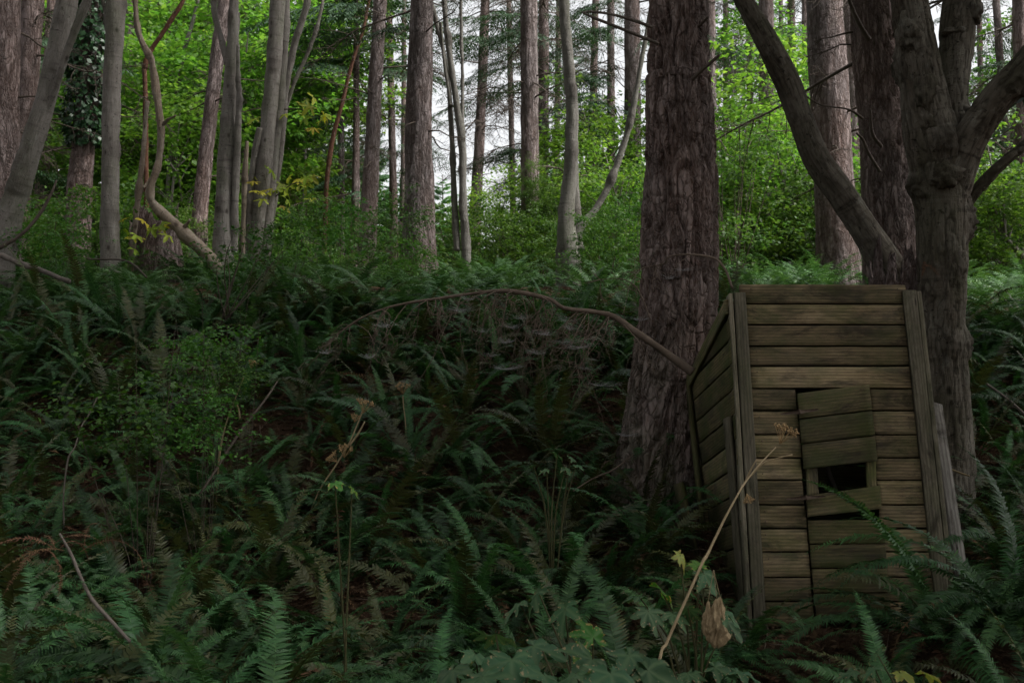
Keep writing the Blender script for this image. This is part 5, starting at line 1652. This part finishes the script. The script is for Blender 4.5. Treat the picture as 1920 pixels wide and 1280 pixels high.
thin_branch("fir_branch", "bare grey branch reaching left from the thickest trunk, upper of a pair", [(1222, 50, 9), (1180, 36, 8), (1140, 26, 7), (1105, 22, 6), (1092, 24, 4)], 7.8, 7.4, 'greystick', nt=4, seed=6, on="thickest trunk in view")
thin_branch("fir_branch", "bare grey branch sweeping down right to the thickest trunk, lower of a pair", [(1235, 82, 9), (1195, 66, 8), (1150, 48, 8), (1110, 32, 7), (1093, 24, 5)], 7.75, 7.3, 'greystick', nt=4, seed=7, on="thickest trunk in view")
thin_branch("fir_branch", "short black broken stub on the thickest trunk's right side", [(1298, 150, 11), (1318, 130, 10), (1349, 103, 8)], 7.72, 7.6, 'twig', seed=8, on="thickest trunk in view")
thin_branch("fir_branch", "tiny broken stub high on the thickest trunk's right edge", [(1310, 50, 9), (1328, 32, 6)], 7.8, 7.7, 'twig', seed=9, on="thickest trunk in view")
thin_branch("fir_branch", "dead branch dropping left from the stout reddish fir", [(1630, 75, 14), (1612, 45, 11), (1594, 5, 9), (1588, -20, 8)], 11.5, 11.3, 'twig', nt=3, seed=10, on="stout reddish fir behind")
thin_branch("fir_branch", "thin drooping twig crossing toward the bent maple limb", [(1618, 222, 7), (1590, 205, 5), (1540, 197, 4), (1510, 180, 4)], 11.6, 11.2, 'twig', nt=5, seed=11, on="stout reddish fir behind")
thin_branch("fir_branch", "curved dead prong on the face of the stout reddish fir", [(1653, 275, 9), (1636, 250, 8), (1632, 205, 6)], 11.42, 11.3, 'twig', seed=12, on="stout reddish fir behind")
thin_branch("fir_branch", "second curved dead prong lower on the stout reddish fir", [(1650, 322, 9), (1630, 290, 8), (1618, 262, 7), (1606, 250, 5)], 11.42, 11.2, 'twig', seed=13, on="stout reddish fir behind")
thin_branch("fallen_branch_stick", "dark bare branch rising right from the leaning frame-edge maple's foot", [(-10, 470, 12), (40, 440, 9), (75, 400, 8), (95, 365, 7), (106, 338, 5)], 11.5, 11.8, 'twig', nt=2, seed=14)
thin_branch("fallen_log", "fallen grey-brown log on the crest below the leaning maple", [(0, 478, 16), (40, 495, 15), (85, 510, 14), (130, 528, 12)], 11.4, 10.8, 'greystick', "log", seed=15)
thin_branch("fallen_stick", "thin stick lying on ferns at the straight grey maple's foot", [(165, 486, 4), (225, 487, 5), (250, 496, 5), (275, 520, 5)], 12.0, 11.2, 'twig', "stick", nt=2, seed=16)
thin_branch("grey_stick", "thin pale grey stick standing up from the left ferns", [(120, 990, 4), (119, 930, 4), (127, 862, 5), (140, 838, 4), (152, 800, 4), (166, 778, 4), (184, 742, 3)], 6.7, 6.9, 'greystick', "stick", nt=0, seed=17)
thin_branch("grey_stick", "grey stick slanting down right under the withered brown fronds", [(112, 1000, 5), (133, 1038, 8), (150, 1078, 8), (172, 1122, 9), (205, 1160, 8), (243, 1202, 8)], 4.3, 3.9, 'greystick', "stick", nt=0, seed=18)
thin_branch("grey_stick", "dark stick lying across the brown gap by the small-leaved bushes", [(375, 925, 6), (405, 880, 6), (450, 810, 7), (500, 745, 6), (520, 715, 4)], 6.6, 7.2, 'twig', "stick", nt=1, seed=19)
thin_branch("grey_stick", "fallen branch on the dark slope right of the forked maple", [(1850, 720, 7), (1890, 748, 6), (1930, 785, 7)], 9.2, 8.6, 'greystick', "branch", nt=3, seed=20)
thin_branch("grey_stick", "short twig poking out right of the outhouse plank", [(1784, 880, 5), (1800, 886, 5), (1818, 892, 4)], 6.9, 6.8, 'stalk', "stick", seed=21)
thin_branch("grey_stick", "slim fallen twig on brown litter before the thickest fir's foot", [(1075, 920, 4), (1110, 898, 4), (1150, 880, 4), (1190, 850, 3)], 7.0, 7.4, 'twig_brown', "stick", nt=3, seed=22)

# sheet webs hung on the branch
def web(px, py, Y, w, seed, label, group):
    g = np.random.default_rng(seed)
    G = Geo()
    for k in range(20):
        a = g.uniform(-1, 1, 2)
        b = -a + g.normal(size=2) * .5
        h0, h1 = g.uniform(0, .25, 2)
        p = [np.array([a[0] * w, a[1] * w * .5, h0 * w]), np.array([(a[0] + b[0]) * .5 * w, (a[1] + b[1]) * .25 * w, -.10 * w * g.uniform(.2, 1.6)]), np.array([b[0] * w, b[1] * w * .5, h1 * w])]
        V, T, Q, bc, fu = tube(p, [.00032] * 3, 3, 7, cap=False)
        G.add(V, None, Q)
    o = new("spider_web", G.mesh("spider_web", M['web']), None, tuple(P(px, py, Y)), (0, 0, g.uniform(0, 3)))
    tag(o, label, "spider web", group)
for i, (px, py, w) in enumerate(((865, 580, .16), (880, 560, .10), (720, 610, .12), (905, 620, .12), (960, 612, .14), (950, 640, .12), (1065, 600, .14), (1070, 615, .12), (1010, 660, .12), (925, 665, .10), (1085, 650, .13), (1060, 640, .12), (610, 660, .12), (690, 668, .10), (1075, 580, .10), (980, 595, .12), (1020, 625, .12), (1100, 690, .12), (1130, 720, .11), (950, 690, .10))):
    web(px, py, 7.0 + .3 * math.sin(i * 2.3), w, 40 + i, "small pale sheet web slung in the twigs under the arching branch", "spider webs under the arching branch")
for i, (px, py, w) in enumerate(((1200, 598, .10), (1175, 815, .10), (1255, 520, .10), (1285, 505, .08))):
    web(px, py, 7.35, w, 70 + i, "small pale spider web stretched against the thickest trunk", "spider webs on the thickest trunk")

# ------------------------------------------------------------------ dry stalks and seed heads
def umbel(G, c, axis, r, g, nray=14, seeds=9):
    axis = norm(np.asarray(axis, float))
    ref = norm(np.cross(axis, [0.3, 1, .1]))
    ref2 = np.cross(axis, ref)
    for k in range(nray):
        a = k * 2.4
        q = np.sqrt((k + .5) / nray) * .85
        d = norm(axis + (ref * np.cos(a) + ref2 * np.sin(a)) * q)
        e = c + d * r * g.uniform(.85, 1.1)
        V, T, Q, bc, fu = tube([c, (c + e) / 2 + axis * r * .04, e], [.0018, .0014, .001], 3, 4, cap=False)
        G.add(V, T, Q)
        for s in range(seeds):
            p = e + norm(g.normal(size=3) + axis) * r * .16 * g.uniform(.4, 1.1)
            V = np.array([[1, 0, 0], [-1, 0, 0], [0, 1, 0], [0, -1, 0], [0, 0, 1.3], [0, 0, -1.3]]) * r * .045 * g.uniform(.7, 1.3) + p
            T = [[0, 2, 4], [2, 1, 4], [1, 3, 4], [3, 0, 4], [2, 0, 5], [1, 2, 5], [3, 1, 5], [0, 3, 5]]
            G.add(V, T)
def stalk(label, pts, Y0, Y1, heads, seed, w_scale=1.0, mstalk='stalk', extra=()):
    g = np.random.default_rng(seed)
    if Y0 is None:
        Y0 = Y1 = float(px_to_ground(pts[0][0], pts[0][1])[1]) - .55
    Yb = np.linspace(Y0, Y1, len(pts))
    path = np.array([P(a, b, y) for (a, b, w), y in zip(pts, Yb)])
    dn = path[0] - path[1]
    dn = dn / max(-dn[2], .15) * .6 + np.array([0, 0, -.4])
    gz = float(hgt(path[0][0], path[0][1])) - .03
    if path[0][2] > gz:
        path = np.concatenate([[path[0] + dn / -dn[2] * (path[0][2] - gz)], path])
        pts = [(0, 0, pts[0][2] * 1.1)] + list(pts)
        Yb = np.concatenate([[path[0][1]], Yb])
    base = path[0].copy()
    root = new("dry_flower_stalk", None, None, tuple(base))
    tag(root, label, "dry stalk")
    V, T, Q, bc, fu = tube(path, [w * .27 / F * y for (_, _, w), y in zip(pts, Yb)], 8, 70, wob=.2, seed=seed)
    new("stem", mk_mesh("stem", V - base, [T, Q], M[mstalk], True), root)
    for q in extra:
        pp = np.array([P(a, b, Y1) for a, b, w in q])
        V, T, Q, bc, fu = tube(pp, [w * .5 / F * Y1 for _, _, w in q], 6, 14)
        new("side_stem", mk_mesh("side_stem", V - base, [T, Q], M[mstalk], True), root)
    for (a, b, rpx, ax) in heads:
        G = Geo()
        umbel(G, P(a, b, Y1) - base, ax, rpx / F * Y1, g)
        new("seed_head", G.mesh("seed_head", M['seed']), root)
    return root
stalk("long tan dry stalk leaning right across the outhouse's left post", [(1232, 1262, 10), (1250, 1205, 11), (1290, 1115, 10), (1316, 1056, 10), (1322, 1046, 12), (1328, 1036, 9), (1360, 970, 8), (1389, 917, 7), (1393, 910, 9), (1397, 905, 5), (1420, 875, 5), (1455, 838, 4)], 3.6, 4.6,
      [(1462, 832, 34, (.5, 0, 1)), (1400, 925, 16, (.2, -.3, -1))], 1, extra=[[(1405, 895, 4), (1432, 868, 3), (1462, 858, 3), (1486, 852, 3)], [(1393, 912, 4), (1408, 880, 3), (1418, 862, 2)]])
stalk("dry stalk with two crumpled brown flower heads among foreground ferns", [(596, 925, 5), (632, 868, 5), (655, 830, 5), (668, 800, 5), (680, 770, 5)], None, None,
      [(680, 775, 24, (.3, 0, 1)), (665, 792, 14, (.2, -.3, 1)), (645, 858, 22, (.2, -.2, 1)), (632, 866, 18, (-.6, -.2, .6))], 2, extra=[[(655, 835, 4), (672, 812, 4), (684, 790, 3)]])
stalk("thin dry stem beside the small-leaved bushes with a wilted tip", [(408, 890, 6), (412, 850, 7), (422, 800, 5), (440, 750, 4), (457, 706, 4)], None, None,
      [(470, 690, 14, (.4, 0, 1))], 3, extra=[[(440, 752, 3), (447, 765, 3), (450, 785, 4)]])
stalk("short dry stalk with a crumpled orange-brown head on the bank", [(760, 790, 4), (757, 765, 4), (755, 742, 4)], None, None, [(755, 740, 20, (0, -.3, 1))], 4)

# withered brown fronds at left
fx = (150 - 960) / F * 4.1
wf = new("withered_fern", None, None, tuple(P(125, 1030, 4.25)))
tag(wf, "withered brown fern drooping over the slanting grey stick", "fern")
g = np.random.default_rng(8)
for k in range(12):
    new("frond", FRD[k % 3], wf, (g.normal() * .05, g.normal() * .05, 0), (g.normal() * .3, g.uniform(-.1, .4), g.uniform(0, 6.28)), g.uniform(.28, .5))

# hanging dry leaf under the broad plant
def dry_bag(px, py, Y, w, h, seed):
    g = np.random.default_rng(seed)
    nu, nv = 64, 34
    th = np.linspace(0, 2 * np.pi, nu, endpoint=False)
    v = np.linspace(0, 1, nv)
    prof = np.interp(v, [0, .08, .3, .55, .8, .93, 1], [.10, .3, .62, .9, 1, .7, .2])
    co3 = np.stack([np.broadcast_to(np.cos(th) * 2.2, (nv, nu)), np.broadcast_to(np.sin(th) * 2.2, (nv, nu)), np.broadcast_to(v[:, None] * 4, (nv, nu))], -1)
    tw = th[None] + .5 * np.sin(v[:, None] * 5 + seed)
    ple = 1 + .20 * np.sin(tw * 7 + 3 * noise(co3, seed)) + .12 * np.sin(tw * 13 + seed) + .35 * noise(co3 * 1.3, seed + 1) + .12 * noise(co3 * 5, seed + 2)
    r = prof[:, None] * w * ple
    V = np.stack([r * np.cos(th), r * .6 * np.sin(th), np.broadcast_to(-v[:, None] * h, (nv, nu)) + .03 * h * np.sin(th * 3)[None] * v[:, None]], -1).reshape(-1, 3)
    idx = np.arange(nu * nv).reshape(nv, nu)
    Q = np.stack([idx[:-1], idx[1:], np.roll(idx, -1, 1)[1:], np.roll(idx, -1, 1)[:-1]], -1).reshape(-1, 4)
    return V, Q
base = P(1338, 1068, 4.15)
root = new("hanging_dry_leaf", None, None, tuple(base))
tag(root, "crumpled tan dead leaf hanging from a thread beside the dry stalk", "dead leaf")
for i, (px, py, w, h) in enumerate(((1344, 1122, .040, .20), (1328, 1126, .022, .15), (1350, 1118, .02, .12))):
    p = P(px, py, 4.15) - base
    V, Q = dry_bag(px, py, 4.15, w, h, 3 + i)
    new("leaf_blade", mk_mesh("leaf_blade", V + p, [Q], M['dry_leaf'], True), root)
    V, T, Q, bc, fu = tube([np.zeros(3), p * .5, p], [.0015] * 3, 4, 5)
    new("leaf_stalk", mk_mesh("leaf_stalk", V, [T, Q], M['stalk'], True), root)

# brown dry fern hanging at the stump beside the forked maple
p = P(1728, 505, 7.75)
wf = new("withered_fern", None, None, tuple(p))
tag(wf, "small orange-brown dead fern on the old stump by the forked maple", "fern")
for k in range(7):
    new("frond", FRD[k % 3], wf, (g.normal() * .03, g.normal() * .03, 0), (g.normal() * .3, g.uniform(-.2, .4), g.uniform(-2.6, .4)), g.uniform(.25, .42))

# ------------------------------------------------------------------ litter on the forest floor
g = np.random.default_rng(19)
n = 90000
Y = 2.5 + 10.5 * g.random(n) ** .8
X = g.uniform(-.6, .6, n) * Y
Z = hgt(X, Y) + g.uniform(.004, .035, n)
a = g.uniform(0, 6.28, n)
D = np.stack([np.cos(a), np.sin(a), g.normal(size=n) * .25], 1)
N = np.stack([g.normal(size=n) * .4, g.normal(size=n) * .4 - .25, np.ones(n)], 1)
L = g.uniform(.02, .07, n)
W = L * np.where(g.random(n) < .55, g.uniform(.08, .15, n), g.uniform(.4, .7, n))
V, Q, r = leaf_quads(np.stack([X, Y, Z], 1), D, N, L, W, None, .05)
tag(new("leaf_litter", mk_mesh("leaf_litter", V, [Q], M['litter'], False, {'rnd': r})), "brown leaf and needle litter covering the forest floor", "litter", kind='stuff')

# loose dead twigs lying on the bank
g = np.random.default_rng(23)
G = Geo()
for k in range(420):
    Y = g.uniform(4, 11)
    x = g.uniform(-.55, .55) * Y
    z = float(hgt(x, Y)) + .02
    a = g.uniform(0, 6.28)
    l = g.uniform(.1, .45)
    d = np.array([math.cos(a), math.sin(a), 0]) * l
    e = np.array([x, Y, z]) + d
    e[2] = float(hgt(e[0], e[1])) + g.uniform(.01, .12)
    b = np.array([x, Y, z])
    V, T, Q, bc, fu = tube([b, (b + e) / 2 + g.normal(size=3) * .03, e], [.004, .003, .0015], 4, 6, cap=False)
    G.add(V, None, Q)
tag(new("twig_litter", G.mesh("twig_litter", M['twig_brown'])), "thin dead twigs scattered over the bank", "twigs", kind='stuff')

# ------------------------------------------------------------------ shade over the hollow: maple crowns overhead, firs added to block light
def add_crown(root, b, p, mesh, sc, rz):
    new("crown", mesh, root, tuple(np.asarray(p) - np.asarray(b)), (0, 0, rz), sc)
add_crown(fork, fb, (3.6, 7.2, 9.6), LC[0], 1.1, .3)
add_crown(limb, lb, (0.6, 9.2, 9.6), LC[3], 1.0, 1.3)
around = [(-6.2, 0.5, 0), (6.4, 1.0, 1), (0.8, -6.5, 2), (-4.6, -5.0, 1), (5.4, -4.6, 0), (-7.8, 5.5, 2), (8.0, 5.0, 1), (9.0, -1.5, 2), (-9.4, -1.5, 1), (7.8, 9.6, 0), (-9.2, 9.5, 0), (-2.0, -9.5, 1), (3.5, -9.0, 0)]  # firs added as a foliage wall, cutting side light on the foreground
for i, (x, y, v) in enumerate(around):
    gz = float(hgt(x, y))
    root = new("conifer_tree", None, None, (x, y, gz))
    tag(root, "tall fir added beside the fern hollow to shade it", "tree", "added shade firs round the hollow")
    V, T, Q, bc, fu = tube([[0, 0, -.3], [.05, 0, 8], [0, 0, 20]], [.32, .24, .05], 14, 40, wob=.04, seed=i)
    new("trunk", mk_mesh("trunk", V, [T, Q], M['fir'], True, {'bark_co': bc, 'furrow': fu}), root)
    new("crown", CR[v], root, (0, 0, 3.4), (0, 0, i * 1.1), (1.0, 1.0, 1.1))
